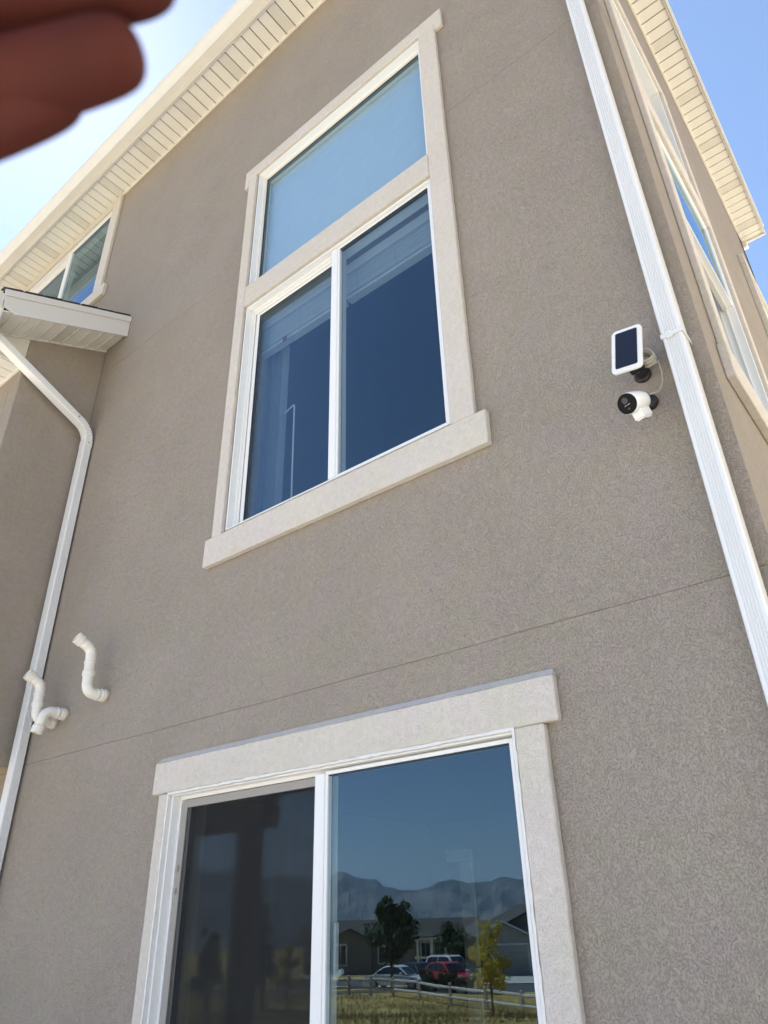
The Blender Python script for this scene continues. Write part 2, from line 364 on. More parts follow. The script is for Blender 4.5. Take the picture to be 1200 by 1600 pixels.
# window openings: (u0, u1, z0, z1)
UW = dict(u0=-2.85, u1=-1.355, z0=3.48, zm0=5.14, zm1=5.33, z1=6.515)
LW = (-3.055, -1.206, 0.55, 2.145)
W2 = (-6.93, -5.19, 6.86, 8.07)
rw = random.Random(3)
def wave_joint(u0, u1, z, n=60):
    out = []
    ph = rw.random() * 6
    for i in range(n + 1):
        u = u0 + (u1 - u0) * i / n
        out.append((u, z + 0.004 * math.sin(u * 1.3 + ph) + 0.0012 * math.sin(u * 7.1 + 2 * ph) + rw.uniform(-.0006, .0006)))
    return out
def wall(name, tf, u0, u1, holes, zlo, zhi, joints, thick=0.2, front=0.0, jseg=((None),)):
    mb = MB(tf)
    us = sorted({u0, u1} | {h[0] for h in holes} | {h[1] for h in holes})
    bands = [zlo] + [j for j in joints] + [zhi]
    for bi in range(len(bands) - 1):
        a, b = bands[bi], bands[bi + 1]
        zl = a + (0.03 if bi > 0 else 0); zh = b - (0.03 if bi < len(bands) - 2 else 0)
        zs = sorted({zl, zh} | {z for h in holes for z in (h[2], h[3]) if zl < z < zh})
        for i in range(len(us) - 1):
            for k in range(len(zs) - 1):
                cu = (us[i] + us[i + 1]) / 2; cz = (zs[k] + zs[k + 1]) / 2
                if any(h[0] < cu < h[1] and h[2] < cz < h[3] for h in holes): continue
                mb.box(us[i], us[i + 1], front, thick, zs[k], zs[k + 1])
    for j in joints:
        segs = [(u0, u1)]
        for h in holes:
            if h[2] < j < h[3]:
                new = []
                for s in segs:
                    if h[0] > s[0] and h[1] < s[1]: new += [(s[0], h[0]), (h[1], s[1])]
                    else: new.append(s)
                segs = new
        for s in segs:
            w = wave_joint(s[0], s[1], j)
            mb.prism([(p[0], p[1] + 0.0018) for p in w] + [(s[1], j + 0.03), (s[0], j + 0.03)], 'y', front, thick)
            mb.prism([(s[0], j - 0.03), (s[1], j - 0.03)] + [(p[0], p[1] - 0.0018) for p in reversed(w)], 'y', front, thick)
            mb.box(s[0], s[1], front + 0.0035, thick - 0.01, j - 0.012, j + 0.012)
    return part(mb.build(name, 'stucco'))
holesF = [(UW['u0'], UW['u1'], UW['z0'], UW['zm0']), (UW['u0'], UW['u1'], UW['zm1'], UW['z1']), LW, W2]
wall('wall', tfF, -11.0, CX, holesF, 0.0, ZS + .1, [ZJ1, ZJ2])
SW1 = dict(u0=0.34, u1=1.33, z0=3.48, zm0=5.14, zm1=5.33, z1=6.515)
SW2 = (3.36, 4.35, 3.48, 6.5)
holesS = [(SW1['u0'], SW1['u1'], SW1['z0'], SW1['zm0']), (SW1['u0'], SW1['u1'], SW1['zm1'], SW1['z1']), SW2, (1.4, 3.2, 0.7, 2.2)]  # last opening is for the added, unseen window lighting the lower room
wall('wall', tfS, 0.2, 4.8, holesS, 0.0, ZS + .1, [ZJ1, ZJ2])
bk = MB(); bk.box(-11, CX, 4.6, 4.8, 0, ZS + .1); bk.box(-11, -10.8, 0.2, 4.6, 0, ZS + .1)
part(bk.build('wall', 'stucco'))
# interior
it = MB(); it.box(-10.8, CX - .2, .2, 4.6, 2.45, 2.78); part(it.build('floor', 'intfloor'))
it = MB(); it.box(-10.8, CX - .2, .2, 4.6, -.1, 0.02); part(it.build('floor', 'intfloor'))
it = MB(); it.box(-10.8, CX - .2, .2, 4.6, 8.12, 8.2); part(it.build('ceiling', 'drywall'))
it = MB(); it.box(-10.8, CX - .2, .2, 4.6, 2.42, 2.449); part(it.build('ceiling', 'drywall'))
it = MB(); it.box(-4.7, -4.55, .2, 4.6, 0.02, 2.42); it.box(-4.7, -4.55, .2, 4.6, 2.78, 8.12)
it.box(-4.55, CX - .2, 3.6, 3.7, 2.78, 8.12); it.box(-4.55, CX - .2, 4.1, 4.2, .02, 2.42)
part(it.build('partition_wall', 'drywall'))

# roof
RZ = ZS + 0.16
rf = MB()
ov = 0.235
a = (-11 - ov, -ov - .06, RZ); b = (CX + ov, -ov - .06, RZ); c = (CX + ov, 4.8 + ov, RZ); d = (-11 - ov, 4.8 + ov, RZ)
e = (-8.4, 2.4, RZ + 1.25); f = (-2.9, 2.4, RZ + 1.25)
rf.add([a, b, c, d, e, f], [(0, 1, 5, 4), (1, 2, 5), (2, 3, 4, 5), (3, 0, 4), (3, 2, 1, 0)])
part(rf.build('roof', 'shingle'))

# soffits: backing sheet + a board each
def board_mesh(w, l, m, t=0.009):
    mb = MB(); g = 0.0026
    mb.prism([(g, 0), (w - g, 0), (w - g * 1.2, -t * .0), (w - g - .004, -t), (g + .004, -t)], 'y', 0, l)
    me_o = mb.build('soffit_board', m); me = me_o.data; bpy.data.objects.remove(me_o); return me
def soffit_run(name_parent, u0, u1, w, l, place, phase=0, rotz=0, per=6, backing=None):
    so = backing
    p0 = board_mesh(w, l, 'soffit'); p1 = board_mesh(w, l, 'vented')
    n = int((u1 - u0) / w)
    for i in range(n):
        o = inst(p1 if (i + phase) % per == 0 else p0, 'soffit_board', place(u0 + i * w), so)
        if rotz: o.rotation_euler = (0, 0, rotz)
    return so
SD = 0.275
bkf = MB(); bkf.box(-11.25, CX + .22, -SD - .005, 0.0, ZS + .006, ZS + .03); sofF = part(bkf.build('soffit', 'dark'))
w = 0.1035; x0 = -11.2
# a vented board centred on x = -3.22
kph = int(round((-3.22 - w / 2 - x0) / w)); x0 = -3.22 - w / 2 - kph * w
def loc(o, p): o.location = Vector(p); return o
def fixinv(o, p): return o
def placeF(u): return Vector((u, -SD, ZS + .005))
p0 = board_mesh(w, SD - .012, 'soffit'); p1 = board_mesh(w, SD - .012, 'vented')
for i in range(int((CX + .2 - x0) / w)):
    inst(p1 if (i - kph) % 6 == 0 else p0, 'soffit_board', placeF(x0 + i * w), sofF)
jt = MB(); jt.box(-11.2, CX, -.016, .0, ZS - .022, ZS + .006); jt.box(-11.2, CX + .2, -SD - .006, -SD + .012, ZS - .018, ZS + .006)
part(jt.build('soffit_trim', 'vinyl_cream', bevel=.002), sofF)
# side soffit
SX = 0.235
bks = MB(); bks.box(CX, CX + SX + .005, 0.001, 4.829, ZS + .006, ZS + .03); sofS = part(bks.build('soffit', 'dark'))
s0 = board_mesh(w, SX - .012, 'soffit'); s1 = board_mesh(w, SX - .012, 'vented')
for i in range(-2, 47):
    o = inst(s1 if i % 6 == 2 else s0, 'soffit_board', (CX + .006, 0.0 + (i + 1) * w, ZS + .005), sofS)
    o.rotation_euler = (0, 0, -math.pi / 2)
jt = MB(); jt.box(CX, CX + .016, 0, 4.8, ZS - .022, ZS + .006); jt.box(CX + SX - .012, CX + SX + .004, -SD, 4.83, ZS - .018, ZS + .006)
part(jt.build('soffit_trim', 'vinyl_cream', bevel=.002), sofS)
# side fascia, two lipped
fb = MB(); fb.box(CX + SX + .004, CX + SX + .014, -SD, 4.86, ZS - .028, ZS + .15); fb.box(CX + SX + .014, CX + SX + .024, -SD, 4.86, ZS + .10, ZS + .175)
fb.box(CX - .0, CX + SX + .004, 4.83, 4.86, ZS - .028, ZS + .15)
part(fb.build('fascia', 'fascia', bevel=.002))
# little drip outlet at the far end of the side eave
ol = MB(); ol.box(CX - .01, CX + .05, 4.79, 4.85, ZS - .12, ZS - .03); part(ol.build('trim_cap', 'vinyl', bevel=.01))
# front fascia and gutter
fb = MB(); fb.box(-11.25, CX + SX, -SD - .026, -SD - .006, ZS - .03, ZS + .14)
part(fb.build('fascia', 'vinyl_cream', bevel=.002))
def gutter_profile():
    # K-style: back, flat bottom, ogee front, rolled lip (y outward negative)
    P = [(0, .115), (0, 0), (-.066, 0), (-.072, .004), (-.084, .030), (-.090, .040), (-.106, .058), (-.118, .082), (-.120, .104), (-.124, .110), (-.124, .122), (-.110, .122), (-.110, .116),
         (-.116, .102), (-.113, .083), (-.102, .061), (-.086, .043), (-.080, .032), (-.069, .007), (-.064, .004), (-.004, .004), (-.004, .115)]
    return P
GY = -SD - .028
GP = [(p[0] * 1.05 + GY, p[1] + ZS - .012) for p in gutter_profile()]
gr = empty('gutter', (0, 0, 0)); part(gr); gr['label'] = 'long cream rain gutter along the front eave'
xs = [-11.28, -5.06, CX + .3]
for k in range(2):
    g_ = MB().prism(GP, 'x', xs[k], xs[k + 1] - .004); g_.build('gutter_section', 'vinyl_cream', gr, bevel=0)
g_ = MB().prism([(p[0] * 1.0 - .0015 if i < 13 else p[0], p[1] - (.0015 if i < 13 else 0)) for i, p in enumerate(GP)], 'x', xs[1] - .03, xs[1] + .03); g_.build('gutter_joint', 'vinyl_cream', gr)

# ------------------------------------------------------------------ windows
TF = 0.030   # trim stands this proud
def rough_poly(pts, amp, rng, step=0.06):
    out = []
    n = len(pts)
    for i in range(n):
        a, b = pts[i], pts[(i + 1) % n]; L = math.dist(a, b); k = max(1, int(L / step))
        for j in range(k):
            t = j / k; q = (a[0] + (b[0] - a[0]) * t, a[1] + (b[1] - a[1]) * t)
            if j: q = (q[0] + rng.uniform(-amp, amp), q[1] + rng.uniform(-amp, amp))
            out.append(q)
    return out
rt = random.Random(11)
def trim_piece(name, tf, parent, pts, d0=-TF, d1=-0.0005, amp=0.0012):
    mb = MB(tf); mb.prism(rough_poly(pts, amp, rt), 'y', d0, d1)
    return mb.build(name, 'trim', parent, bevel=0.004)
def rect(u0, u1, z0, z1): return [(u0, z0), (u1, z0), (u1, z1), (u0, z1)]
def frame_rect(tf, name, m, parent, u0, u1, z0, z1, w, d0, d1, bevel=.002, wt=None, wb=None):
    wt = w if wt is None else wt; wb = w if wb is None else wb
    mb = MB(tf)
    mb.box(u0, u0 + w, d0, d1, z0, z1); mb.box(u1 - w, u1, d0, d1, z0, z1)
    mb.box(u0 + w, u1 - w, d0, d1, z0, z0 + wb); mb.box(u0 + w, u1 - w, d0, d1, z1 - wt, z1)
    return mb.build(name, m, parent, bevel=bevel)
def stepped_frame(tf, parent, u0, u1, z0, z1, w, d1, wb=None):
    wb = w if wb is None else wb
    mb = MB(tf)
    for (lip, a, b, k) in ((.45, -.010, .030, 1), (1.0, .030, d1, 1)):
        ww, wbb = w * lip, wb * lip
        mb.box(u0, u0 + ww, a, b, z0, z1); mb.box(u1 - ww, u1, a, b, z0, z1)
        mb.box(u0 + ww, u1 - ww, a, b, z0, z0 + wbb); mb.box(u0 + ww, u1 - ww, a, b, z1 - ww, z1)
    return mb.build('frame', 'vinyl', parent, bevel=.0015)
def pane(tf, parent, u0, u1, z0, z1, d0, d1=None, name='pane'):
    return MB(tf).box(u0, u1, d0, (d0 + .018) if d1 is None else d1, z0, z1).build(name, 'glass', parent)
def spacer(tf, parent, u0, u1, z0, z1, d):
    # dark glazing gasket round the glass
    return frame_rect(tf, 'gasket', 'black', parent, u0, u1, z0, z1, .004, d - .002, d + .022, bevel=0)
def caulk(tf, parent, u0, u1, z0, z1, w=.010):
    mb = MB(tf); r = random.Random(5)
    for a, b, c, d in ((u0 - w, u0, z0 - w, z1 + w), (u1, u1 + w, z0 - w, z1 + w)):
        mb.prism(rough_poly(rect(a, b, c, d), .0018, r, .03), 'y', -TF - .001, -.006)
    for a, b, c, d in ((u0, u1, z1, z1 + w), (u0, u1, z0 - w, z0)):
        mb.prism(rough_poly(rect(a, b, c, d), .0018, r, .03), 'y', -TF - .0016, -.006)
    return mb.build('sealant', 'caulk', parent)

def slider(tf, win, u0, u1, z0, z1, split, fw=.023, screen=False, mw=.046, flip=False):
    # outer frame deep, right light fixed near the face, left sash set back
    fr = stepped_frame(tf, win, u0, u1, z0, z1, fw, .10, wb=fw * .8)
    # track ribs on head and left jamb
    rb = MB(tf)
    rb.box(u0 + fw, u0 + fw + .010, .046, .052, z0 + fw, z1 - fw)
    rb.box(u0 + fw + .01, split - .02, .046, .052, z1 - fw - .012, z1 - fw)
    rb.build('track', 'vinyl', win)
    MB(tf).box(split - mw / 2, split + mw / 2, -.002, .038, z0 + fw * .8, z1 - fw).build('mullion', 'vinyl', win, bevel=.003)
    # fixed right
    gs = .008
    frame_rect(tf, 'sash', 'vinyl', win, split + mw / 2, u1 - fw * .76, z0 + fw * .62, z1 - fw * .76, gs + fw * .24, .004, .03, bevel=.0015)
    spacer(tf, win, split + mw / 2 + gs, u1 - fw - gs, z0 + fw * .8 + gs, z1 - fw - gs, .012)
    pane(tf, win, split + mw / 2 + gs + .004, u1 - fw - gs - .004, z0 + fw * .8 + gs + .004, z1 - fw - gs - .004, .012)
    # sliding left sash
    sw = .030
    frame_rect(tf, 'sash', 'vinyl', win, u0 + fw + .010, split + mw / 2 - .002, z0 + fw * .8, z1 - fw - .001, sw, .055, .085, bevel=.002)
    spacer(tf, win, u0 + fw + .01 + sw, split + mw / 2 - sw, z0 + fw * .8 + sw, z1 - fw - sw, .060)
    pane(tf, win, u0 + fw + .014 + sw, split + mw / 2 - sw - .004, z0 + fw * .8 + sw + .004, z1 - fw - sw - .004, .060)
    if screen:
        s = frame_rect(tf, 'screen_frame', 'screenframe', win, u0 + fw + .012, split - mw / 2 + .012, z0 + fw, z1 - fw - .004, .034, .028, .040, bevel=.002)
        MB(tf).box(u0 + fw + .044, split - mw / 2 - .02, .0335, .0345, z0 + fw + .03, z1 - fw - .036).build('insect_screen', 'screen', win)
        hk = MB(tf)
        for zz in (z1 - .33, z1 - .42): hk.box(u0 + fw + .020, u0 + fw + .034, .018, .028, zz, zz + .022)
        hk.build('screen_clip', 'screenframe', win)

def window(label):
    o = empty('window'); part(o); o['label'] = label; return o
# upper tall window with transom
UWn = window('tall upper window with fixed transom over a sliding pair')
u0, u1, z0, zm0, zm1, z1 = (UW[k] for k in ('u0', 'u1', 'z0', 'zm0', 'zm1', 'z1'))
trim_piece('head_trim', tfF, UWn, [(-2.987, 6.44), (-2.94, 6.44), (-2.94, z1 + .004), (-1.222, z1 + .004), (-1.222, 6.445), (-1.168, 6.445), (-1.166, 6.625), (-2.985, 6.625)])
trim_piece('side_trim', tfF, UWn, rect(-2.94, u0 - .010, 3.455, z1 + .002))
trim_piece('side_trim', tfF, UWn, rect(u1 + .010, -1.222, 3.455, z1 + .002))
trim_piece('mid_trim', tfF, UWn, rect(u0 - .008, u1 + .008, zm0 + .006, zm1 - .006))
trim_piece('sill', tfF, UWn, [(-2.987, 3.288), (-1.168, 3.286), (-1.165, 3.452), (-2.985, 3.452)], d0=-TF - .006)
stepped_frame(tfF, UWn, u0, u1, zm1, z1, .022, .10)
frame_rect(tfF, 'sash', 'vinyl_cream', UWn, u0 + .022, u1 - .022, zm1 + .022, z1 - .022, .014, .036, .085)
spacer(tfF, UWn, u0 + .036, u1 - .036, zm1 + .036, z1 - .036, .046)
MB().box(u0 + .04, u1 - .04, .046, .064, zm1 + .04, z1 - .04).build('pane', 'glass_clear', UWn)
slider(tfF, UWn, u0, u1, z0, zm0, -2.070)
# lower window
LWn = window('large lower sliding window with insect screen on its left half')
u0, u1, z0, z1 = LW
mbh = MB(tfF)
hp = [(-3.185, 2.150), (-3.130, 2.150), (-3.130, z1 + .012), (-1.088, z1 + .012), (-1.088, 2.147), (-1.036, 2.147), (-1.034, 2.302), (-3.183, 2.302)]
mbh.prism(rough_poly([(-3.187, 2.150), (-1.034, 2.147), (-1.032, 2.296), (-3.184, 2.296)], .0012, rt), 'y', -TF - .002, -.0005)
mbh.build('head_trim', 'trim', LWn, bevel=.004)
MB(tfF).add([(-3.184, -TF, 2.296), (-1.032, -TF, 2.296), (-1.04, -.004, 2.322), (-3.17, -.004, 2.322), (-3.184, 0, 2.296), (-1.032, 0, 2.296), (-1.04, 0, 2.322), (-3.17, 0, 2.322)],
   [(0, 1, 2, 3), (1, 5, 6, 2), (0, 3, 7, 4), (3, 2, 6, 7), (4, 7, 6, 5), (0, 4, 5, 1)]).build('head_trim_cap', 'trim', LWn)
trim_piece('side_trim', tfF, LWn, rect(-3.132, u0 - .010, .38, 2.1465))
trim_piece('side_trim', tfF, LWn, rect(u1 + .010, -1.088, .38, 2.1465))
trim_piece('sill', tfF, LWn, rect(-3.184, -1.034, .22, .378), d0=-TF - .006)
caulk(tfF, LWn, u0, u1, z0, z1 - .006)
slider(tfF, LWn, u0, u1, z0, z1, -2.107, fw=.026, screen=True, mw=.052)
lt = MB(tfF); lt.box(-2.058, -2.044, -.0 + .034, .052, 1.42, 1.60); lt.tube([(-2.046, .045, 1.44), (-2.020, .045, 1.45)], .010, 8)
lt.build('latch', 'whiteplastic', LWn, bevel=.003)
# high left window
W2n = window('second floor window tucked under the eave above the bay roof')
u0, u1, z0, z1 = W2
trim_piece('side_trim', tfF, W2n, rect(u1 + .008, -5.045, 6.84, ZS - .03))
trim_piece('side_trim', tfF, W2n, rect(-7.08, u0 - .008, 6.84, ZS - .03))
trim_piece('head_trim', tfF, W2n, rect(u0 - .006, u1 + .006, z1 + .008, ZS - .03))
trim_piece('sill', tfF, W2n, rect(-7.13, -4.965, 6.70, 6.838), d0=-TF - .006)
slider(tfF, W2n, u0, u1, z0, z1, -6.03, mw=.05)
# side windows
def side_window(Sw, label, hung=True):
    o = window(label)
    a, b, z0, zm0, zm1, z1 = (Sw[k] for k in ('u0', 'u1', 'z0', 'zm0', 'zm1', 'z1'))
    T = 0.10
    trim_piece('side_trim', tfS, o, rect(a - T, a - .008, 3.455, z1 + .002)); trim_piece('side_trim', tfS, o, rect(b + .008, b + T, 3.455, z1 + .002))
    trim_piece('head_trim', tfS, o, rect(a - T - .03, b + T + .03, z1 + .004, 6.62)); trim_piece('sill', tfS, o, rect(a - T - .04, b + T + .04, 3.288, 3.452), d0=-TF - .006)
    trim_piece('mid_trim', tfS, o, rect(a - .006, b + .006, zm0 + .006, zm1 - .006))
    frame_rect(tfS, 'frame', 'vinyl', o, a, b, zm1, z1, .022, -.010, .13)
    frame_rect(tfS, 'sash', 'vinyl', o, a + .022, b - .022, zm1 + .022, z1 - .022, .014, .07, .11)
    pane(tfS, o, a + .036, b - .036, zm1 + .036, z1 - .036, .085)
    frame_rect(tfS, 'frame', 'vinyl', o, a, b, z0, zm0, .022, -.010, .14)
    zr = 4.50
    frame_rect(tfS, 'sash', 'vinyl', o, a + .022, b - .022, zr, zm0 - .022, .010, -.004, .024, bevel=.0015)
    pane(tfS, o, a + .034, b - .034, zr + .012, zm0 - .034, -.002, .014)
    MB(tfS).box(a + .022, b - .022, .024, .05, zr - .012, zr + .02).build('meeting_rail', 'vinyl_cream', o, bevel=.002)
    jb = MB(tfS)
    for d in (.03, .062, .094): jb.box(b - .034, b - .022, d, d + .006, z0 + .02, zm0 - .02)
    jb.build('track', 'vinyl', o)
    frame_rect(tfS, 'sash', 'vinyl', o, a + .022, b - .034, z0 + .02, zr - .012, .028, .10, .13, bevel=.002)
    pane(tfS, o, a + .052, b - .064, z0 + .05, zr - .042, .108)
    return o
side_window(SW1, 'narrow side window with transom just round the corner')
o = window('second side window farther along the side wall')
a, b, z0, z1 = SW2; T = .1
trim_piece('side_trim', tfS, o, rect(a - T, a - .008, 3.455, z1 + .002), d0=-.045); trim_piece('side_trim', tfS, o, rect(b + .008, b + T, 3.455, z1 + .002), d0=-.045)
trim_piece('head_trim', tfS, o, rect(a - T, b + T, z1 + .004, 6.62), d0=-.045); trim_piece('sill', tfS, o, rect(a - T - .04, b + T + .04, 3.288, 3.452), d0=-.05)
frame_rect(tfS, 'frame', 'vinyl', o, a, b, z0, z1, .03, -.02, .1); pane(tfS, o, a + .03, b - .03, z0 + .03, z1 - .03, .02)
o = window('unseen ground floor side window added to light the lower room')  # out of view, put in to bring daylight into the lower room
frame_rect(tfS, 'frame', 'vinyl', o, 1.4, 3.2, .7, 2.2, .04, -.01, .1); pane(tfS, o, 1.44, 3.16, .74, 2.16, .03)

# ------------------------------------------------------------------ bay with shed roof
BX = -4.70; BY = -0.60
SL = 0.465
def rz(y, z0): return z0 + SL * y
by = MB()
# side face with sloped top, front, underside
by.prism([(-.0005, ZJ1), (BY, ZJ1), (BY, rz(BY, 5.86)), (-.0005, 5.86)], 'x', BX - .15, BX)
by.box(-11, BX - .15, BY, BY + .15, ZJ1, 5.42)
by.box(-11, BX - .15, BY + .15, -.0005, ZJ1, ZJ1 + .12)
by.box(-11, -10.85, BY + .15, -.0005, ZJ1 + .12, 5.42)
part(by.build('bay_wall', 'stucco', bevel=.006))
M['under'] = mat('underside tinted as ground bounce', (0.42, 0.33, 0.19), 0.8, 0.12, 3, bump=.002)  # warm bounce light from the ground is put into this yellowish colour
part(MB().box(-10.98, BX - .01, BY + .01, -.003, ZJ1 - .022, ZJ1 - .001).build('bay_underside', 'under'))
FX = -4.38; EY = -.93
# shed roof
part(MB().prism([(-.0005, 6.054), (EY - .03, rz(EY - .03, 6.054)), (EY - .03, rz(EY - .03, 6.036)), (-.0005, 6.036)], 'x', -11.2, FX + .004).build('bay_roof', 'shingle'))
shm = MB().box(0, .05, 0, .145, 0, .007).build('shingle', 'shingle', bevel=.001); sme = shm.data; bpy.data.objects.remove(shm)
bayroof = [o for o in H.children if o.name == 'bay_roof'][0]
for i in range(7):
    y = -.01 - i * .138
    o = inst(sme, 'shingle', (FX - .040 + random.uniform(-.004, .006), y - .14, rz(y - .14, 6.052) + .004), bayroof); o.rotation_euler = (math.atan(SL) + .02, 0, 0)
# rake fascia board and drip edge
rfa = MB()
rfa.prism([(-.003, 6.035), (-.003, 5.835), (-.845, rz(-.845, 5.835)), (-.94, rz(-.845, 5.835) + .015), (-.955, rz(-.955, 6.035) - .045), (-.955, rz(-.955, 6.035))], 'x', FX - .02, FX - .004)
rk = part(rfa.build('rake_fascia', 'fascia', bevel=.0015))
MB().prism([(-.003, 6.046), (-.003, 5.988), (-.955, rz(-.955, 5.988)), (-.965, rz(-.965, 6.046))], 'x', FX - .004, FX + .007).build('drip_edge', 'fascia', rk, bevel=.001)
# sloped soffit under the rake
bs = part(MB().prism([(-.003, 5.885), (EY + .02, rz(EY + .02, 5.885)), (EY + .02, rz(EY + .02, 5.87)), (-.003, 5.87)], 'x', BX, FX - .02).build('rake_soffit', 'dark'))
sl = math.atan(SL)
q0 = board_mesh(.104, FX - .022 - BX - .012, 'soffit', .010); q1 = board_mesh(.104, FX - .022 - BX - .012, 'vented', .010)
for i in range(10):
    y = -.006 - i * .104 * math.cos(sl)
    o = inst(q1 if i == 4 else q0, 'soffit_board', (BX + .010, y, rz(y, 5.868)), bs)
    # board's own x runs down the slope, its y runs along world x
    ex = Vector((0, -math.cos(sl), -math.sin(sl))); ey = Vector((1, 0, 0)); ez = ex.cross(ey)
    o.rotation_euler = Matrix((ex, ey, ez)).transposed().to_euler()
M['seam'] = mat('pale soffit seam', (0.66, 0.61, 0.50), 0.45)
sm = MB()
for i in range(1, 10):
    y = -.006 - i * .104 * math.cos(sl); z = rz(y, 5.852)
    sm.box(BX + .016, FX - .022, y - .004, y + .004, z - .010, z - .001)
sm.build('soffit_seam', 'seam', bs)
MB().prism([(-.003, 5.866), (EY, rz(EY, 5.866)), (EY, rz(EY, 5.842)), (-.003, 5.842)], 'x', BX + .0005, BX + .012).build('soffit_trim', 'vinyl_cream', bs, bevel=.001)
# boxed eave return (cream triangle) and front soffit
ZB = 5.30
part(MB().prism([(BY - .001, rz(BY, 5.85)), (BY - .001, ZB + .10), (BY - .03, ZB), (EY, ZB), (EY, rz(EY, 5.85))], 'x', BX - .02, BX - .004).build('eave_return', 'vinyl_cream', bevel=.002))
fsof = part(MB().box(-11.2, BX - .02, EY, BY, ZB + .006, ZB + .02).build('soffit', 'dark'))
fb0 = board_mesh(.104, BY - EY - .014, 'soffit', .010)
for i in range(30):
    inst(fb0, 'soffit_board', (BX - .02 - (i + 1) * .104, EY + .004, ZB + .005), fsof)
MB().box(-11.2, BX - .02, BY - .016, BY - .001, ZB - .02, ZB + .005).build('soffit_trim', 'vinyl_cream', fsof, bevel=.001)
part(MB().box(-11.2, FX - .021, EY - .02, EY, ZB - .015, ZB + .21).build('fascia', 'vinyl_cream', bevel=.002))
g2 = empty('gutter'); part(g2); g2['label'] = 'short gutter on the front edge of the bay roof'
GP2 = [(p[0] * 1.0 + EY - .022, p[1] + 5.445) for p in gutter_profile()]
MB().prism(GP2, 'x', -11.2, FX - .006).build('gutter_section', 'fascia', g2)
MB().prism([(EY - .022, 5.447), (EY - .088, 5.447), (EY - .112, 5.480), (EY - .140, 5.53), (EY - .142, 5.562), (EY - .022, 5.562)], 'x', FX - .012, FX - .008).build('end_cap', 'fascia', g2)

# ------------------------------------------------------------------ downspouts
def rib_profile(wx, wy, ribs_on, nrib=5, depth=.0028, r=.008):
    # closed outline around 0..wx, 0..wy with flutes on the -y face or +x face
    pts = []
    def corner(cx, cy, a0):
        for k in range(4):
            a = math.radians(a0 + 30 * k); pts.append((cx + r * math.cos(a), cy + r * math.sin(a)))
    def flutes(x0, y0, x1, y1, nx, ny):
        L = math.hypot(x1 - x0, y1 - y0); m0 = .10
        for k in range(nrib):
            for t, dd in ((k + .15, 0), (k + .35, 1), (k + .65, 1), (k + .85, 0)):
                s = m0 + (1 - 2 * m0) * t / nrib
                pts.append((x0 + (x1 - x0) * s - nx * depth * dd, y0 + (y1 - y0) * s - ny * depth * dd))
    corner(r, r, 180)
    if ribs_on == '-y': flutes(r, 0, wx - r, 0, 0, -1)
    corner(wx - r, r, 270)
    if ribs_on == '+x': flutes(wx, r, wx, wy - r, 1, 0)
    corner(wx - r, wy - r, 0)
    corner(r, wy - r, 90)
    return pts
# right one
dsR = empty('downspout', (-.37, -.055, 0))
tag(dsR, 'white ribbed downspout running up the right corner of the house', 'downspout')
def loc_tf(o): 
    L = o.location; return lambda x, y, z: (x - L[0], y - L[1], z - L[2])
prof = [(-.408 + p[0], -.098 + p[1]) for p in rib_profile(.071, .080, '-y', 5, .0036)]
prof2 = [(-.370 + (p[0] + .370) * 0.955, -.058 + (p[1] + .058) * .955) for p in prof]
def spout(profile, z0, z1, parent, x_lean=0.0):
    n = 14; mb = MB(loc_tf(parent)); rings = []
    for k in range(n + 1):
        t = k / n; z = z0 + (z1 - z0) * t
        rings.append([(p[0] + x_lean * z, p[1], z) for p in profile])
    mb.rings(rings); return mb
spout(prof, 3.34, 8.02, dsR, -.0026).build('pipe_section', 'downspout', dsR)
spout(prof2, 0.05, 3.36, dsR, -.0026).build('pipe_section', 'downspout', dsR)
def strap(parent, z, x0, x1, yf, lean=0):
    dx = lean * z; x0 += dx; x1 += dx
    mb = MB(loc_tf(parent))
    mb.box(x0 - .002, x1 + .002, yf - .0025, yf - .0005, z, z + .018)
    mb.box(x1 + .0005, x1 + .002, yf - .0005, -.001, z, z + .024)
    mb.prism([(x0 + .012, z + .002), (x0 + .022, z - .009), (x0 + .040, z - .006), (x0 + .045, z + .012), (x0 + .03, z + .025), (x0 + .014, z + .020)], 'y', yf - .0042, yf - .0032)
    mb.tube([(x0 + .026, yf - .0052, z + .006), (x0 + .026, yf - .008, z + .006)], .004, 8)
    return mb.build('strap', 'downspout', parent, bevel=.0008)
strap(dsR, 3.335, -.408, -.337, -.098, -.0026)
strap(dsR, 7.3, -.408, -.337, -.098, -.0026)
# elbow up to the eave (out of frame)
rings = []
for k in range(9):
    t = k / 8; a = math.radians(70 * t)
    cy = -.098 - .10; R = .10
    rings.append([(p[0] - .0026 * 8.02, cy + math.cos(a) * (R + (p[1] + .098)), 8.02 + math.sin(a) * (R + (p[1] + .098))) for p in prof])
MB(loc_tf(dsR)).rings(rings).build('elbow', 'downspout', dsR)

# left one: diagonal from the bay gutter, elbow, then down the inner corner
dsL = empty('downspout', (-4.6, -.05, 0))
tag(dsL, 'pale downspout slanting from the bay roof gutter down the inner corner', 'downspout')
lp = rib_profile(.074, .060, '+x', 4, .0050)       # local: x across, y outward-from-wall depth
X0L = -4.648
def sweepL(path, prof, name, crimp=0.0, cut=None):
    # path of (y, z) points; profile y runs along the in-plane normal
    rings = []; n = len(path)
    for i, (y, z) in enumerate(path):
        a = path[max(i - 1, 0)]; b = path[min(i + 1, n - 1)]
        t = Vector((b[0] - a[0], b[1] - a[1])).normalized(); nn = Vector((-t[1], t[0]))   # in-plane normal
        s = 1.0 - (crimp if i % 2 else 0)
        rings.append([(X0L + .037 + (p[0] - .037) * s, y + nn[0] * (p[1] - .03) * s, z + nn[1] * (p[1] - .03) * s) for p in prof])
    return MB(loc_tf(dsL)).rings(rings).build(name, 'downspout', dsL)
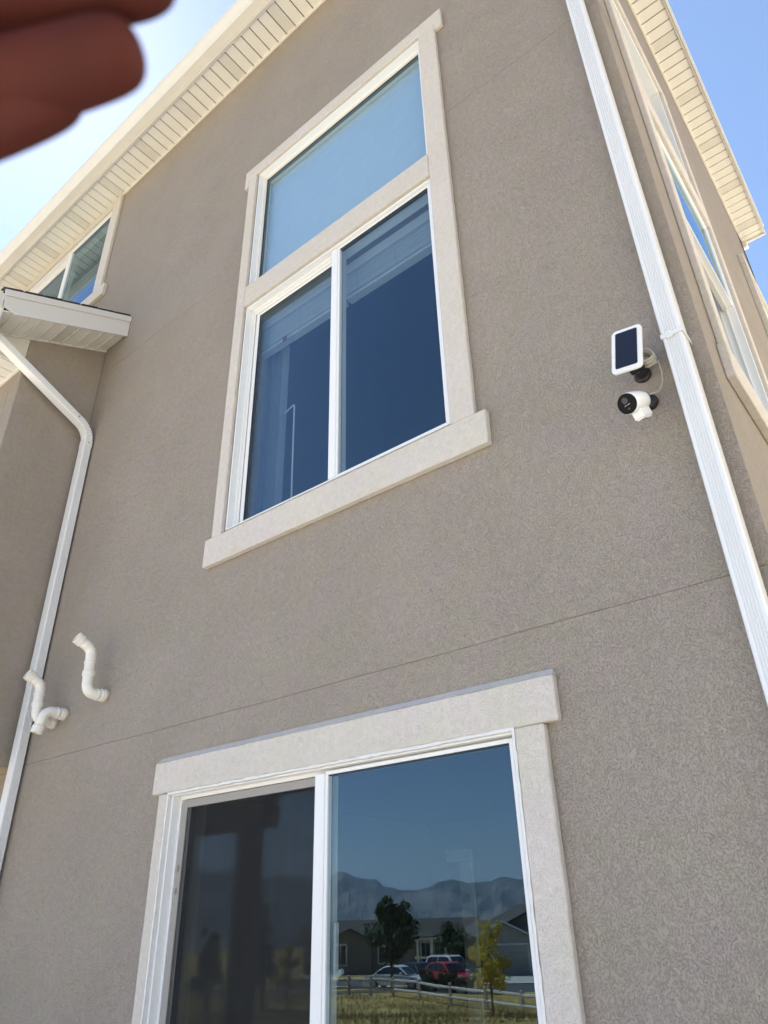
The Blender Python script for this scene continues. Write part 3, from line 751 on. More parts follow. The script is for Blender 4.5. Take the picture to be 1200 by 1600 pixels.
yv = -.045
big = [((p[0] - .037) * 1.05 + .037, (p[1] - .03) * 1.05 + .03) for p in lp]
sweepL([(yv, .05), (yv, 1.5), (yv, 2.98)], lp, 'pipe_section')
sweepL([(yv, 2.96), (yv, 4.0), (yv, 4.82)], big, 'pipe_section')
# elbow centre: bends from straight up to (-y, +z) slope
dirD = Vector((-.90, .435)).normalized()
E0 = Vector((yv, 4.82)); R = .16; ang = math.acos(dirD[1]); pts = []
cy = yv - R
for k in range(19):
    a = ang * k / 18; pts.append((cy + R * math.cos(a), 4.86 + R * math.sin(a)))
smooth_l = [((p[0] - .037) * 1.06 + .037, (p[1] - .03) * 1.06 + .03) for p in rib_profile(.074, .060, '', 0)]
sweepL([(yv, 4.80), (yv, 4.86)], [((p[0] - .037) * 1.10 + .037, (p[1] - .03) * 1.10 + .03) for p in rib_profile(.074, .060, '', 0)], 'elbow_collar')
sweepL(pts, smooth_l, 'elbow', crimp=.10)
P1 = Vector(pts[-1]); P2 = P1 + dirD * .94
sweepL([tuple(P1 - dirD * .02), tuple(P1 + dirD * .5), tuple(P2)], [((p[0] - .037) * 1.02 + .037, (p[1] - .03) * 1.02 + .03) for p in rib_profile(.074, .060, '', 0)], 'pipe_section')
sweepL([tuple(P2), tuple(P2 + dirD * .02 + Vector((0, .03))), (P2[0] - .02, P2[1] + .10)], smooth_l, 'elbow')
sm = MB(loc_tf(dsL)); 
for zz, ww in ((3.0, .0), (4.88, 0)): pass
ps = P1 + dirD * .03
sm.tube([(X0L + .076, ps[0], ps[1]), (X0L + .086, ps[0], ps[1])], .006, 8); sm.tube([(X0L + .076, yv, 4.835), (X0L + .083, yv, 4.835)], .005, 8)
sm.build('screw', 'screenframe', dsL)

# ------------------------------------------------------------------ drain pipes through the wall
def arc_path(pts, R, n=7):
    out = [Vector(pts[0])]
    for i in range(1, len(pts) - 1):
        a, b, c = Vector(pts[i - 1]), Vector(pts[i]), Vector(pts[i + 1])
        d1 = (a - b).normalized(); d2 = (c - b).normalized(); ang = d1.angle(d2); t = min(R / math.tan(ang / 2), (a - b).length * .49, (c - b).length * .49)
        p1 = b + d1 * t; p2 = b + d2 * t
        for k in range(n + 1):
            s = k / n; out.append((p1 * (1 - s) + b * s) * (1 - s) + (b * (1 - s) + p2 * s) * s)
    out.append(Vector(pts[-1])); return out
def pipe(label, pts, r, collars, group='plastic vent pipes poking out of the wall', gap=None):
    base = Vector(pts[0]); o = empty('vent_pipe', base); tag(o, label, 'pipe', group)
    L = [Vector(p) - base for p in pts]
    path = arc_path(L, .085)
    # straight tube and hollow mouth
    end = path[-1]; d = (path[-1] - path[-2]).normalized()
    mb = MB(); mb.tube(path, r, 20)
    mb.build('pipe', 'pvc', o, smooth=True)
    # sockets
    for (c, dr, ln, k) in collars:
        c = Vector(c) - base; dr = Vector(dr).normalized()
        MB().tube([c - dr * ln / 2, c - dr * ln / 2 + dr * .003, c + dr * (ln / 2 - .003), c + dr * ln / 2], [r * k * .97, r * k, r * k, r * k * .97], 20).build('socket', 'pvc', o)
    ro, ri = r * 1.17, r * .90
    rings = []
    n = 20; up = d.orthogonal().normalized(); s = d.cross(up)
    def ring(c, rr): return [tuple(c + (up * math.cos(2 * math.pi * k / n) + s * math.sin(2 * math.pi * k / n)) * rr) for k in range(n)]
    c0 = end - d * .012
    rg = [ring(c0, r * .99), ring(c0, ro), ring(c0 + d * .038, ro), ring(c0 + d * .040, ro - .003), ring(c0 + d * .040, ri + .002), ring(c0 + d * .002, ri * .96)]
    MB().rings(rg, cap=False).build('socket', 'pvc', o)
    MB().tube([c0 + d * .0035, c0 + d * .005], ri * .95, 20).build('bore_shade', 'dark', o)  # dark disc stands in for the shade deep inside the pipe
    MB().tube([Vector((0, -.0015, 0)), Vector((0, -.012, 0))], [r * 1.42, r * 1.30], 24).build('sealant', 'dirtyseal', o)
    return o
r = .0300
A = [(-3.80, -.002, 2.752), (-3.815, -.115, 2.750), (-3.83, -.118, 3.005), (-3.835, -.195, 3.042)]
pipe('tall white S shaped vent pipe, upper right of the three', A, r,
     [((-3.802, -.022, 2.752), (0, -1, 0), .030, 1.16), ((-3.8052, -.056, 2.7515), (0, -1, 0), .010, 1.10), ((-3.822, -.1165, 2.860), (0, 0, 1), .030, 1.17), ((-3.8265, -.117, 2.925), (0, 0, 1), .012, 1.13)])
B = [(-4.315, -.002, 2.685), (-4.325, -.125, 2.685), (-4.335, -.128, 2.900), (-4.34, -.198, 2.935)]
pipe('white S shaped vent pipe in front of the left downspout', B, r,
     [((-4.317, -.022, 2.685), (0, -1, 0), .030, 1.16), ((-4.330, -.1265, 2.775), (0, 0, 1), .028, 1.17), ((-4.3325, -.127, 2.835), (0, 0, 1), .012, 1.13)])
Cc = [(-4.215, -.002, 2.718), (-4.22, -.125, 2.722), (-4.235, -.140, 2.62)]
pipe('short white vent elbow opening downward, lowest of the three', Cc, r, [((-4.216, -.022, 2.7185), (0, -1, 0), .030, 1.18), ((-4.2175, -.055, 2.7195), (0, -1, 0), .014, 1.14)])

# ------------------------------------------------------------------ solar panel
def rrect(w, h, r, n=6):
    pts = []
    for cx, cz, a0 in ((w / 2 - r, h / 2 - r, 0), (-w / 2 + r, h / 2 - r, 90), (-w / 2 + r, -h / 2 + r, 180), (w / 2 - r, -h / 2 + r, 270)):
        for k in range(n + 1):
            a = math.radians(a0 + 90 * k / n); pts.append((cx + r * math.cos(a), cz + r * math.sin(a)))
    return pts
sp = empty('solar_panel', (-.529, 0, 3.297)); tag(sp, 'small white framed solar panel on a black wall bracket', 'solar panel')
pc = Vector((-.5245, -.150, 3.318)) - sp.location
fr = MB().prism(rrect(.108, .190, .017), 'y', -.006, .008).build('panel_frame', 'whiteplastic', sp, bevel=.003, seg=2)
fr.location = pc; fr.rotation_euler = (math.radians(-4), math.radians(8.5), math.radians(0))
cl = MB().prism(rrect(.078, .158, .006), 'y', -.0075, -.0045).build('cell_glass', 'cells', sp); cl.location = fr.location; cl.rotation_euler = fr.rotation_euler
bk_ = MB()
bk_.tube([(0, -.001, 0), (0, -.010, 0), (0, -.018, 0)], [.031, .031, .024], 24)
bk_.tube([(0, -.016, 0), (0, -.055, 0)], [.023, .020], 16)
bk_.tube([(0, -.046, 0), (.002, -.085, .010), (pc.x, -.138, pc.z)], [.019, .018, .024], 14)
bk_.box(-.025, .025, -.080, -.050, -.018, .028)
bk_.box(pc.x - .022, pc.x + .022, -.142, -.130, pc.z - .03, pc.z + .03)
bk_.build('bracket', 'black', sp, bevel=.0015)
sc = MB()
for a in (200, 320, 80):
    x = .024 * math.cos(math.radians(a)); z = .024 * math.sin(math.radians(a)); sc.tube([(x, -.0095, z), (x, -.0130, z)], .0035, 10)
sc.build('screw', 'rim', sp)
# coiled cable
cb = []
rc = random.Random(2)
cx, cy, cz = -.498, -.055, 3.325
for k in range(0, 9 * 24):
    a = 2 * math.pi * k / 24; turn = k / 24
    R1 = .037 + .005 * math.sin(turn * 2.3); R2 = .024 + .004 * math.cos(turn * 1.7)
    cb.append((cx + R1 * math.cos(a) * .92 + .002 * math.sin(turn * 3), cy - .024 + turn * .0052, cz + R2 * math.sin(a) - .010 * math.cos(a)))
tail = [(-.462, -.030, 3.315), (-.458, -.030, 3.27), (-.462, -.030, 3.22), (-.478, -.045, 3.175), (-.505, -.075, 3.155)]
cab = MB().tube(cb, .0036, 6); cab.tube(arc_path([cb[-1]] + tail, .03, 5), .0024, 6)
cab_o = cab.build('cable', 'cable', None, smooth=True)
tag(cab_o, 'coiled beige cable hanging between solar panel and camera', 'cable')

# ------------------------------------------------------------------ security camera
sc_ = empty('security_camera', (-.530, 0, 3.172)); tag(sc_, 'white bullet security camera with round black face below the solar panel', 'security camera')
o0 = sc_.location
Fp = Vector((-.5590, -.176, 3.082)) - o0; Bp = Vector((-.5270, -.080, 3.138)) - o0
ax = (Fp - Bp).normalized()
R0 = .0375
prof_ = [(0.0, .010), (.004, .022), (.014, .031), (.032, .0355), (.060, R0), (.100, R0), (.107, R0 - .0015), (.109, R0 - .004)]
L_ = (Fp - Bp).length
mb = MB(); mb.tube([Bp + ax * (t * L_ / .109) for t, _ in prof_], [r_ for _, r_ in prof_], 32); mb.build('body', 'whiteplastic', sc_, smooth=True)
MB().tube([Fp - ax * .002, Fp + ax * .0015, Fp + ax * .003], [R0 - .0025, R0 - .0025, R0 - .006], 32).build('face_plate', 'faceblack', sc_)
# lens and sensor sit on the face plane
up = Vector((0, 0, 1)); up = (up - ax * up.dot(ax)).normalized(); rt_ = ax.cross(up)
def onface(u, v, d=.003): return Fp + rt_ * u + up * v + ax * d
ln = MB().tube([onface(0, .012), onface(0, .012, .0055), onface(0, .012, .006)], [.0115, .0115, .009], 20).build('lens', 'farglass', sc_)
MB().tube([onface(0, -.018), onface(0, -.018, .004)], .004, 16).build('light_sensor', 'farglass', sc_)
# small pale wordmark strip
lg = MB()
for k in range(7):
    a = onface(-.0100 + k * .0030, -.0045, .0031); b = onface(-.0100 + k * .0030 + .0020, -.0045, .0034)
    lg.tube([a, b], .0008, 5)
lg.build('logo', 'whiteplastic', sc_)
# underside sensor housing
hc = (Fp * .52 + Bp * .48) - up * (R0 + .008) + rt_ * 0
mbx = MB()
a1 = ax * .034; a2 = rt_ * .019; a3 = up * .020
cs = [hc - a1 - a2 - a3, hc + a1 - a2 - a3, hc + a1 + a2 - a3, hc - a1 + a2 - a3, hc - a1 - a2 + a3, hc + a1 - a2 + a3, hc + a1 + a2 + a3, hc - a1 + a2 + a3]
mbx.add([tuple(c) for c in cs], [(0, 3, 2, 1), (4, 5, 6, 7), (0, 1, 5, 4), (1, 2, 6, 5), (2, 3, 7, 6), (3, 0, 4, 7)]); mbx.build('motion_sensor', 'whiteplastic', sc_, bevel=.006, seg=3)
h2 = hc - up * .0203
MB().add([tuple(h2 + ax * p - rt_ * q - up * d) for d in (0, .0012) for p, q in ((-.018, -.003), (.018, -.003), (.018, .001), (-.018, .001))],
   [(0, 3, 2, 1), (4, 5, 6, 7), (0, 1, 5, 4), (1, 2, 6, 5), (2, 3, 7, 6), (3, 0, 4, 7)]).build('sensor_slot', 'black', sc_)
mm = MB(); mm.tube([(0, -.001, 0), (0, -.014, 0), (0, -.026, 0)], [.031, .031, .022], 24)
mm.tube([(0, -.02, 0), (0, -.045, -.010), tuple(Bp + ax * .006)], [.012, .013, .015], 14)
mm.build('mount', 'black', sc_, smooth=True)

# ------------------------------------------------------------------ behind the glass
# shade behind the transom
sh = MB(); u0, u1 = UW['u0'] + .03, UW['u1'] - .03
sh.box(u0 - .02, u1 + .02, .102, .106, UW['zm1'] + .0, UW['z1'] - .002); so = sh.build('shade_cloth', 'blind')
rl = empty('roller_shade', (-2.1, .13, 6.45)); tag(rl, 'pale shade drawn down behind the upper transom glass', 'window shade')
so.parent = rl; so.matrix_parent_inverse = Matrix.Translation(-rl.location)
t = MB().tube([(u0, .150, UW['z1'] - .045), (u1, .150, UW['z1'] - .045)], .022, 14).build('roller', 'blind', smooth=True)
t.parent = rl; t.matrix_parent_inverse = Matrix.Translation(-rl.location)
# raised blinds behind the slider
def blind(label, u0, u1, z1, n=14):
    b = empty('window_blind', ((u0 + u1) / 2, .17, z1)); tag(b, label, 'window blind', 'raised blinds behind the upper slider')
    tf = lambda x, y, z: (x - b.location[0], y - b.location[1], z - b.location[2])
    MB(tf).box(u0, u1, .135, .195, z1 - .045, z1).build('head_rail', 'blind', b, bevel=.003)
    MB(tf).box(u0 - .004, u1 + .004, .125, .133, z1 - .075, z1 + .005).build('valance', 'blind', b, bevel=.002)
    me = None
    for k in range(n):
        z = z1 - .055 - k * .0135
        if me is None:
            o = MB().box(-(u1 - u0) / 2, (u1 - u0) / 2, -.028, .028, -.0035, .0035).build('slat', 'blind', b, bevel=.001); me = o.data
        else: o = inst(me, 'slat', (0, 0, 0), b)
        o.location = (0, -.005 + random.uniform(-.002, .002), z - b.location[2]); o.rotation_euler = (random.uniform(-.05, .05), 0, 0)
    MB(tf).box(u0, u1, .140, .190, z1 - .055 - n * .0135 - .022, z1 - .055 - n * .0135).build('bottom_rail', 'blind', b, bevel=.003)
    cdm = MB(tf)
    for q in (.12, .5, .88):
        u = u0 + (u1 - u0) * q; cdm.tube([(u, .1345, z1 - .07), (u, .1345, z1 - .055 - n * .0135 - .01)], .0012, 6)
    cdm.build('ladder_cord', 'screenframe', b)
    return b
blind('raised white slat blind behind the right half of the upper slider', -2.10, -1.34, 5.10)
blind('raised white slat blind behind the left half of the upper slider', -2.86, -2.12, 5.10)
tg = MB().box(-2.62, -2.585, .118, .121, 4.80, 4.835).build('tag', mat('dull red tag', (.20, .04, .04), .5), None); tag(tg, 'tiny dull red tag at the bottom rail of the left blind', 'tag')
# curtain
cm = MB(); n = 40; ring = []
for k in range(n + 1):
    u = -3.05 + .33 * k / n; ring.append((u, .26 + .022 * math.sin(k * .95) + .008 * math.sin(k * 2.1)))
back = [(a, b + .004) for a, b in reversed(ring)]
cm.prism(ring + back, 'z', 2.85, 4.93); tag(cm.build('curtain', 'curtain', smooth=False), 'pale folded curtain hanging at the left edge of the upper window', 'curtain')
# thin upright with a bent arm
ROD0, ROD1, ROD2 = (-2.545, .20, 2.80), (-2.571, .20, 4.33), (-2.655, .20, 4.30)
ul = MB().tube(arc_path([ROD0, ROD1, ROD2], .012, 3), .0048, 8)
tag(ul.build('curtain_wand', 'casing', smooth=True), 'thin pale rod with a short bent arm behind the upper left pane', 'rod')
# lower room: pale casing seen through the right pane
M_c = MB(); M_c.box(-3.81, -3.70, 3.50, 3.53, .02, 2.022); M_c.box(-3.93, -3.68, 3.48, 3.53, 2.024, 2.12); M_c.box(-3.70, -3.68, 3.50, 3.53, .02, 2.022)
part(M_c.build('door_casing', 'casing', bevel=.004))

# ------------------------------------------------------------------ deck post and beam (seen mirrored in the screened pane)
dp = empty('deck_post', (-4.95, -1.95, .03)); tag(dp, 'brown timber post carrying a beam, mirrored in the screened lower pane', 'post')

MB().box(-.075, .075, -.075, .075, 0, 2.20).build('post', 'post', dp, bevel=.006)
MB().box(-2.6, .22, -.085, .085, 2.201, 2.52).build('beam', 'post', dp, bevel=.006)
MB().box(-.09, .09, -.09, .09, 0, .02).build('base_plate', 'black', dp)
dp.location = (-4.53, -1.66, .03)

# unseen house added on the right to bounce sunlight onto the side wall
nh = empty('reflector_house', (10.2, 0, 0)); tag(nh, 'pale cream house added out of frame to bounce sunlight onto the side wall', 'house')
M['palewall'] = mat('pale cream stucco', (.74, .67, .55), .9, .05, 2)
MB().box(-5.4, 4, -1.2, 14, -1, 7.6).build('wall', 'palewall', nh)
MB().prism([(-5.7, 7.6), (4.3, 7.6), (-.7, 9.8)], 'y', -2, 13.5).build('roof', 'farroof', nh)
for yy, z0_ in ((1.5, 3.6), (6.0, 3.6), (10, 3.6)):
    w_ = MB().box(-5.44, -5.401, yy - .6, yy + .6, z0_, z0_ + 1.3).build('window', 'whitepaint', nh); MB().box(-5.46, -5.441, yy - .52, yy + .52, z0_ + .08, z0_ + 1.22).build('pane', 'farglass', w_)
# ------------------------------------------------------------------ street behind the photographer (seen mirrored in the glass)
def ground_patch(name, m, pts, dz, n=10):
    # pts: quad corners; draped sheet following the ground
    mb = MB(); vs = []; fs = []
    for i in range(n + 1):
        for j in range(n + 1):
            s_, t_ = i / n, j / n
            p = [(pts[0][k] * (1 - s_) + pts[1][k] * s_) * (1 - t_) + (pts[3][k] * (1 - s_) + pts[2][k] * s_) * t_ for k in (0, 1)]
            vs.append((p[0], p[1], G(*p) + dz))
    for i in range(n):
        for j in range(n): fs.append((i * (n + 1) + j, (i + 1) * (n + 1) + j, (i + 1) * (n + 1) + j + 1, i * (n + 1) + j + 1))
    mb.add(vs, fs); return tag(mb.build(name, m, smooth=True), kind='structure')
# unit vectors: view direction of the mirrored street and across it
vd = Vector((-.637, -.771, 0)); ac = Vector((-.771, .637, 0))     # away from the house; towards picture left
O2 = Vector((0, 2.3, 0))
def st(d, s): p = O2 + vd * d + ac * s; return (p.x, p.y)
ground_patch('road', 'asphalt', [st(54, -60), st(63, -60), st(63, 50), st(54, 50)], .03, 24)
ground_patch('verge', 'concrete', [st(63.2, -60), st(64.6, -60), st(64.6, 50), st(63.2, 50)], .06, 24)
ground_patch('driveway', 'concrete', [st(64.7, -17.5), st(73.5, -17.5), st(73.5, -9), st(64.7, -9)], .05, 6)
ground_patch('parking_area', 'asphalt', [st(64.7, -8), st(72, -8), st(72, 8), st(64.7, 8)], .04, 6)

# fence
def refl_pt(px, py, d, gy=.012):
    v = CR * ((px - 600) / 1131.08) - CU * ((py - 800) / 1131.08) + CF
    h = math.hypot(v.x, v.y); P = CAMP + v * (d / h); return P.x, 2 * gy - P.y
fx = [(255, 52), (300, 51.5), (345, 51), (390, 50.5), (432, 50.5), (470, 50.5), (506, 50.5), (545, 50.5), (579, 50), (614, 49.5), (655, 48), (703, 45.5), (758, 43.5), (814, 41.5), (872, 39.5), (930, 37.5)]
fpos = [refl_pt(a, 1545, b) for a, b in fx]
fe = empty('rail_fence', (fpos[0][0], fpos[0][1], G(*fpos[0]))); tag(fe, 'weathered two rail timber fence along the dry lawn, mirrored in the lower window', 'fence')
FI = Matrix.Translation(-fe.location)
for i, (x, y) in enumerate(fpos):
    z = G(x, y); o = MB().prism([(x - .07, y - .07), (x + .07, y - .07), (x + .07, y + .07), (x - .07, y + .07)], 'z', z - .3, z + .97).build('post', 'fence', bevel=.02)
    o.parent = fe; o.matrix_parent_inverse = FI
    if i < len(fpos) - 1:
        x2, y2 = fpos[i + 1]; z2 = G(x2, y2)
        for hgt in (.80, .38):
            a = Vector((x, y, z + hgt + random.uniform(-.04, .02))); b = Vector((x2, y2, z2 + hgt + random.uniform(-.05, .03)))
            dd = (b - a).normalized()
            o = MB().tube([a - dd * .10, a, (a + b) / 2 + Vector((0, 0, random.uniform(-.03, .01))), b, b + dd * .10], [.05, .065, .075, .065, .05], 6).build('rail', 'fence')
            o.parent = fe; o.matrix_parent_inverse = FI

# trees
def tree(name, label, cat, pos, h, crown_r, crown_z, m, nleaf, leaf, lobes, trunk_r=.08, seed=1, group=None, shape=1.0, limbs=7, solid=.0):
    r_ = random.Random(seed); z0 = G(*pos); o = empty(name, (pos[0], pos[1], z0)); tag(o, label, cat, group)
    tb = MB(); tb.tube([(0, 0, -.2), (.02, 0, h * .25), (-.03, .02, h * .5), (.02, 0, h * .85)], [trunk_r * 1.2, trunk_r, trunk_r * .75, trunk_r * .2], 8)
    centres = []
    for k in range(lobes):
        a = r_.uniform(0, 6.28); q = math.sqrt(r_.random()) * crown_r * .72; z = crown_z + (h - crown_z) * r_.uniform(.12, .88)
        env = 1 - abs((z - crown_z) / (h - crown_z) - .4) * shape
        c = Vector((q * env * math.cos(a), q * env * math.sin(a), z)); centres.append((c, crown_r * r_.uniform(.14, .34)))
        if k < limbs: tb.tube([(0, 0, max(h * .15, crown_z * .8 + k * .04 * h)), tuple(c * .55 + Vector((0, 0, c.z * .35))), tuple(c)], [trunk_r * .5, trunk_r * .3, trunk_r * .08], 5)
    tb.build('trunk', 'bark', o, smooth=True)
    mb = MB()
    for k in range(nleaf):
        c, rr = centres[r_.randrange(lobes)]
        d = Vector((r_.gauss(0, 1), r_.gauss(0, 1), r_.gauss(0, 1))).normalized() * rr * (r_.random() ** .45)
        p = c + d; n_ = Vector((r_.gauss(0, 1), r_.gauss(0, 1), r_.gauss(0, 1) + .6)).normalized()
        t = n_.orthogonal().normalized() * leaf * r_.uniform(.6, 1.3); s = n_.cross(t).normalized() * leaf * r_.uniform(.3, .6)
        mb.add([tuple(p - t), tuple(p + s), tuple(p + t), tuple(p - s)], [(0, 1, 2, 3)])
    mb.build('crown', m, o)
    return o
tree('leafy_tree', 'dark green leafy street tree in front of the grey house, mirrored in the lower window', 'tree', refl_pt(612, 1520, 58), 5.6, 2.25, 1.5, 'leaf', 5200, .20, 46, .09, 3)
tree('yellow_sapling', 'yellow green sapling nearest the house, mirrored in the lower window', 'tree', refl_pt(768, 1560, 25.5), 2.55, .80, .55, 'leafyel', 2300, .055, 34, .028, 5, shape=.6)
tree('evergreen_tree', 'dark narrow evergreen mirrored in the screened pane, right of the timber post', 'tree', refl_pt(408, 1530, 40), 4.6, 1.0, .4, 'leafpine', 5200, .10, 26, .10, 8, shape=1.4)
tree('evergreen_tree', 'dark bushy evergreen mirrored in the screened pane, left of the timber post', 'tree', refl_pt(322, 1530, 38), 3.4, 1.1, .3, 'leafpine', 4600, .10, 24, .10, 9, shape=1.0)
tree('yellow_sapling', 'small yellow leaved tree mirrored near the mullion in the screened pane', 'tree', refl_pt(446, 1530, 33), 2.6, .7, .6, 'leafyel', 2200, .06, 16, .04, 10)
tree('leafy_tree', 'low dark tree between the two houses, mirrored in the lower window', 'tree', refl_pt(722, 1510, 72), 4.6, 2.6, .5, 'leaf', 5200, .16, 24, .12, 12, shape=.5)
tree('leafy_tree', 'dark low shrub beside the tan garage, mirrored in the lower window', 'tree', refl_pt(752, 1520, 68), 2.6, 1.3, .2, 'leaf', 2400, .14, 14, .08, 13, shape=.5)

# cars: x forward, y left, z up; real sizes
def car(label, pos, ang, col, L=4.5, Wd=1.8, Hh=1.45, kind='sedan', roofcol=None, z=None):
    o = empty('parked_car', (pos[0], pos[1], G(*pos) + .04 if z is None else z), ang); tag(o, label, 'car', 'cars parked along the street')
    pm = paint(label[:24], col); h = L / 2; s = L / 4.5; zz = Hh / 1.45
    low = [(-h, .34), (-h + .05, .62 * zz), (-h + .12, .80 * zz), (-h * .62, .90 * zz), (0, .88 * zz), (h * .35, .86 * zz), (h * .80, .74 * zz), (h - .03, .60 * zz), (h, .42), (h - .05, .24)]
    # wheel arches cut into the sill line
    sill = []
    for c in (h * .63, -h * .62):
        for k in range(7):
            a = math.pi * k / 6; sill.append((c + .37 * math.cos(a), .24 + .40 * math.sin(a)))
    poly = low + sill + [(-h + .06, .24)]
    lo = []
    n = len(poly)
    rings = []
    for yy, sc_k, dz in ((-Wd / 2 + .0, .985, 0), (-Wd / 2 + .07, 1, 0), (Wd / 2 - .07, 1, 0), (Wd / 2, .985, 0)):
        rings.append([(p[0] * sc_k, yy + (0), p[1]) for p in poly])
    bd = MB().rings(rings).build('body', pm, o, bevel=.03, seg=2)
    if kind == 'sedan': cab_ = [(-h * .66, .88), (-h * .30, 1.36), (-h * .08, 1.44), (h * .10, 1.43), (h * .24, 1.36), (h * .52, .86)]
    elif kind == 'hatch': cab_ = [(-h * .86, .90), (-h * .66, 1.36), (-h * .25, 1.46), (h * .06, 1.45), (h * .20, 1.38), (h * .50, .86)]
    else: cab_ = [(-h * .93, .92), (-h * .80, 1.36), (-h * .68, 1.45), (h * .05, 1.46), (h * .18, 1.40), (h * .44, .88)]
    cab_ = [(a, b * zz) for a, b in cab_]
    def cabring(y, inset, dz=0): return [(p[0], y * (1 - inset * max(0, (p[1] / zz - .9) / .55)), p[1] + dz) for p in cab_]
    MB().rings([cabring(-Wd / 2 + .06, .17), cabring(Wd / 2 - .06, .17)]).build('cabin', pm if roofcol is None else paint(label[:20] + 'r', roofcol), o, bevel=.02)
    gm = MB()
    for sgn in (-1, 1):
        ins = [(a * .90 + (cab_[0][0] + cab_[-1][0]) * .05, .93 * zz + (b - .90 * zz) * .80) for a, b in cab_]
        y = lambda b: sgn * ((Wd / 2 - .06) * (1 - .17 * max(0, (b / zz - .9) / .55)) + .006)
        mid = (ins[2][0] + ins[3][0]) / 2
        for piece in ([q for q in ins if q[0] < mid] + [(mid - .03, ins[2][1] + .0), (mid - .03, .93 * zz)], [(mid + .03, .93 * zz), (mid + .03, ins[3][1])] + [q for q in ins if q[0] > mid]):
            gm.add([(a, y(b), b) for a, b in piece] + [(a, y(b) - sgn * .01, b) for a, b in piece],
                   [tuple(range(len(piece))), tuple(range(len(piece), 2 * len(piece)))] + [(i, (i + 1) % len(piece), len(piece) + (i + 1) % len(piece), len(piece) + i) for i in range(len(piece))])
    for (p, q, dx) in ((cab_[-2], cab_[-1], .012), (cab_[0], cab_[1], -.012)):
        pa = (p[0] + (q[0] - p[0]) * .08, p[1] + (q[1] - p[1]) * .08); pb = (p[0] + (q[0] - p[0]) * .92, p[1] + (q[1] - p[1]) * .92)
        w1 = (Wd / 2 - .14) * (1 - .17 * max(0, (pa[1] / zz - .9) / .55)); w2 = (Wd / 2 - .14) * (1 - .17 * max(0, (pb[1] / zz - .9) / .55))
        gm.add([(pa[0] + dx, -w1, pa[1] + .01), (pa[0] + dx, w1, pa[1] + .01), (pb[0] + dx, w2, pb[1] + .01), (pb[0] + dx, -w2, pb[1] + .01),
                (pa[0] - dx, -w1, pa[1] - .01), (pa[0] - dx, w1, pa[1] - .01), (pb[0] - dx, w2, pb[1] - .01), (pb[0] - dx, -w2, pb[1] - .01)],
               [(0, 1, 2, 3), (4, 7, 6, 5), (0, 4, 5, 1), (1, 5, 6, 2), (2, 6, 7, 3), (3, 7, 4, 0)])
    gm.build('windows', 'farglass', o)
    for cx_ in (h * .63, -h * .62):
        for sgn in (-1, 1):
            w_ = MB().tube([(cx_, sgn * (Wd / 2 - .22), .32), (cx_, sgn * (Wd / 2 - .0), .32)], .32, 20).build('wheel', 'tyre', o, bevel=.02)
            MB().tube([(cx_, sgn * (Wd / 2 + .001), .32), (cx_, sgn * (Wd / 2 + .008), .32)], .20, 16).build('rim', 'rim', w_)
    for sgn in (-1, 1):
        MB().box(h - .20, h - .015, sgn * (Wd / 2 - .45), sgn * (Wd / 2 - .07), .56 * zz, .70 * zz).build('headlight', 'lamp', o, bevel=.02)
        MB().box(h * .28, h * .36, sgn * (Wd / 2 - .02), sgn * (Wd / 2 + .16), .90 * zz, 1.03 * zz).build('mirror', pm, o, bevel=.02)
    return o
def heading(p, q): return math.atan2(q[1] - p[1], q[0] - p[0])
def cpos(px, d): return refl_pt(px, 1520, d)
def hd(px1, d1, px2, d2): return heading(cpos(px1, d1), cpos(px2, d2))
car('silver grey sedan parked broadside behind the fence, mirrored in the lower window', cpos(620, 61.5), hd(575, 62.5, 670, 60.5), (.80, .81, .82), 4.7, 1.8, 1.44)
car('dark blue sedan parked just beyond the silver one, mirrored in the lower window', cpos(652, 65.5), hd(610, 68, 690, 63), (.012, .018, .045), 4.6, 1.8, 1.44)
car('bright red hatchback beside the dark sedan, mirrored in the lower window', cpos(700, 63.0), hd(668, 64.5, 730, 61.0), (.42, .014, .012), 4.2, 1.78, 1.50, 'hatch')
car('dark tall wagon with white roof behind the red hatchback, mirrored in the lower window', cpos(706, 68.0), hd(672, 69.5, 740, 66.5), (.015, .016, .022), 4.7, 1.85, 1.72, 'wagon', roofcol=(.70, .70, .68))

for (px_, d_, hh_, lab_, sd_) in ((668, 56, .95, 'low dark hedge between the fence and the dark sedan, mirrored in the lower window', 21), (700, 55, 1.0, 'low dark hedge hiding the red car wheels, mirrored in the lower window', 22), (728, 54.5, .9, 'low dark hedge next to the yellow green sapling, mirrored in the lower window', 23)):
    tree('low_hedge', lab_, 'hedge', refl_pt(px_, 1540, d_), hh_, .85, .05, 'leaf', 1500, .09, 16, .03, sd_, shape=.1, limbs=4)
# far houses
def far_house(name, label, pos, ang, parts):
    z = -2.70; o = empty(name, (pos[0], pos[1], z), ang); tag(o, label, 'house'); parts(o); return o
def gable(mb, x0, x1, y0, y1, ze, zr, axis='x', ov=.35):
    if axis == 'x':
        ym = (y0 + y1) / 2; t = .16
        s = (zr - ze) / (ym - y0)
        mb.prism([(y0 - ov, ze - s * ov), (ym, zr), (y1 + ov, ze - s * ov), (y1 + ov, ze - s * ov + t), (ym, zr + t), (y0 - ov, ze - s * ov + t)], 'x', x0 - ov, x1 + ov)
    else:
        xm = (x0 + x1) / 2; t = .16; s = (zr - ze) / (xm - x0)
        mb.prism([(x0 - ov, ze - s * ov), (xm, zr), (x1 + ov, ze - s * ov), (x1 + ov, ze - s * ov + t), (xm, zr + t), (x0 - ov, ze - s * ov + t)], 'y', y0 - ov, y1 + ov)
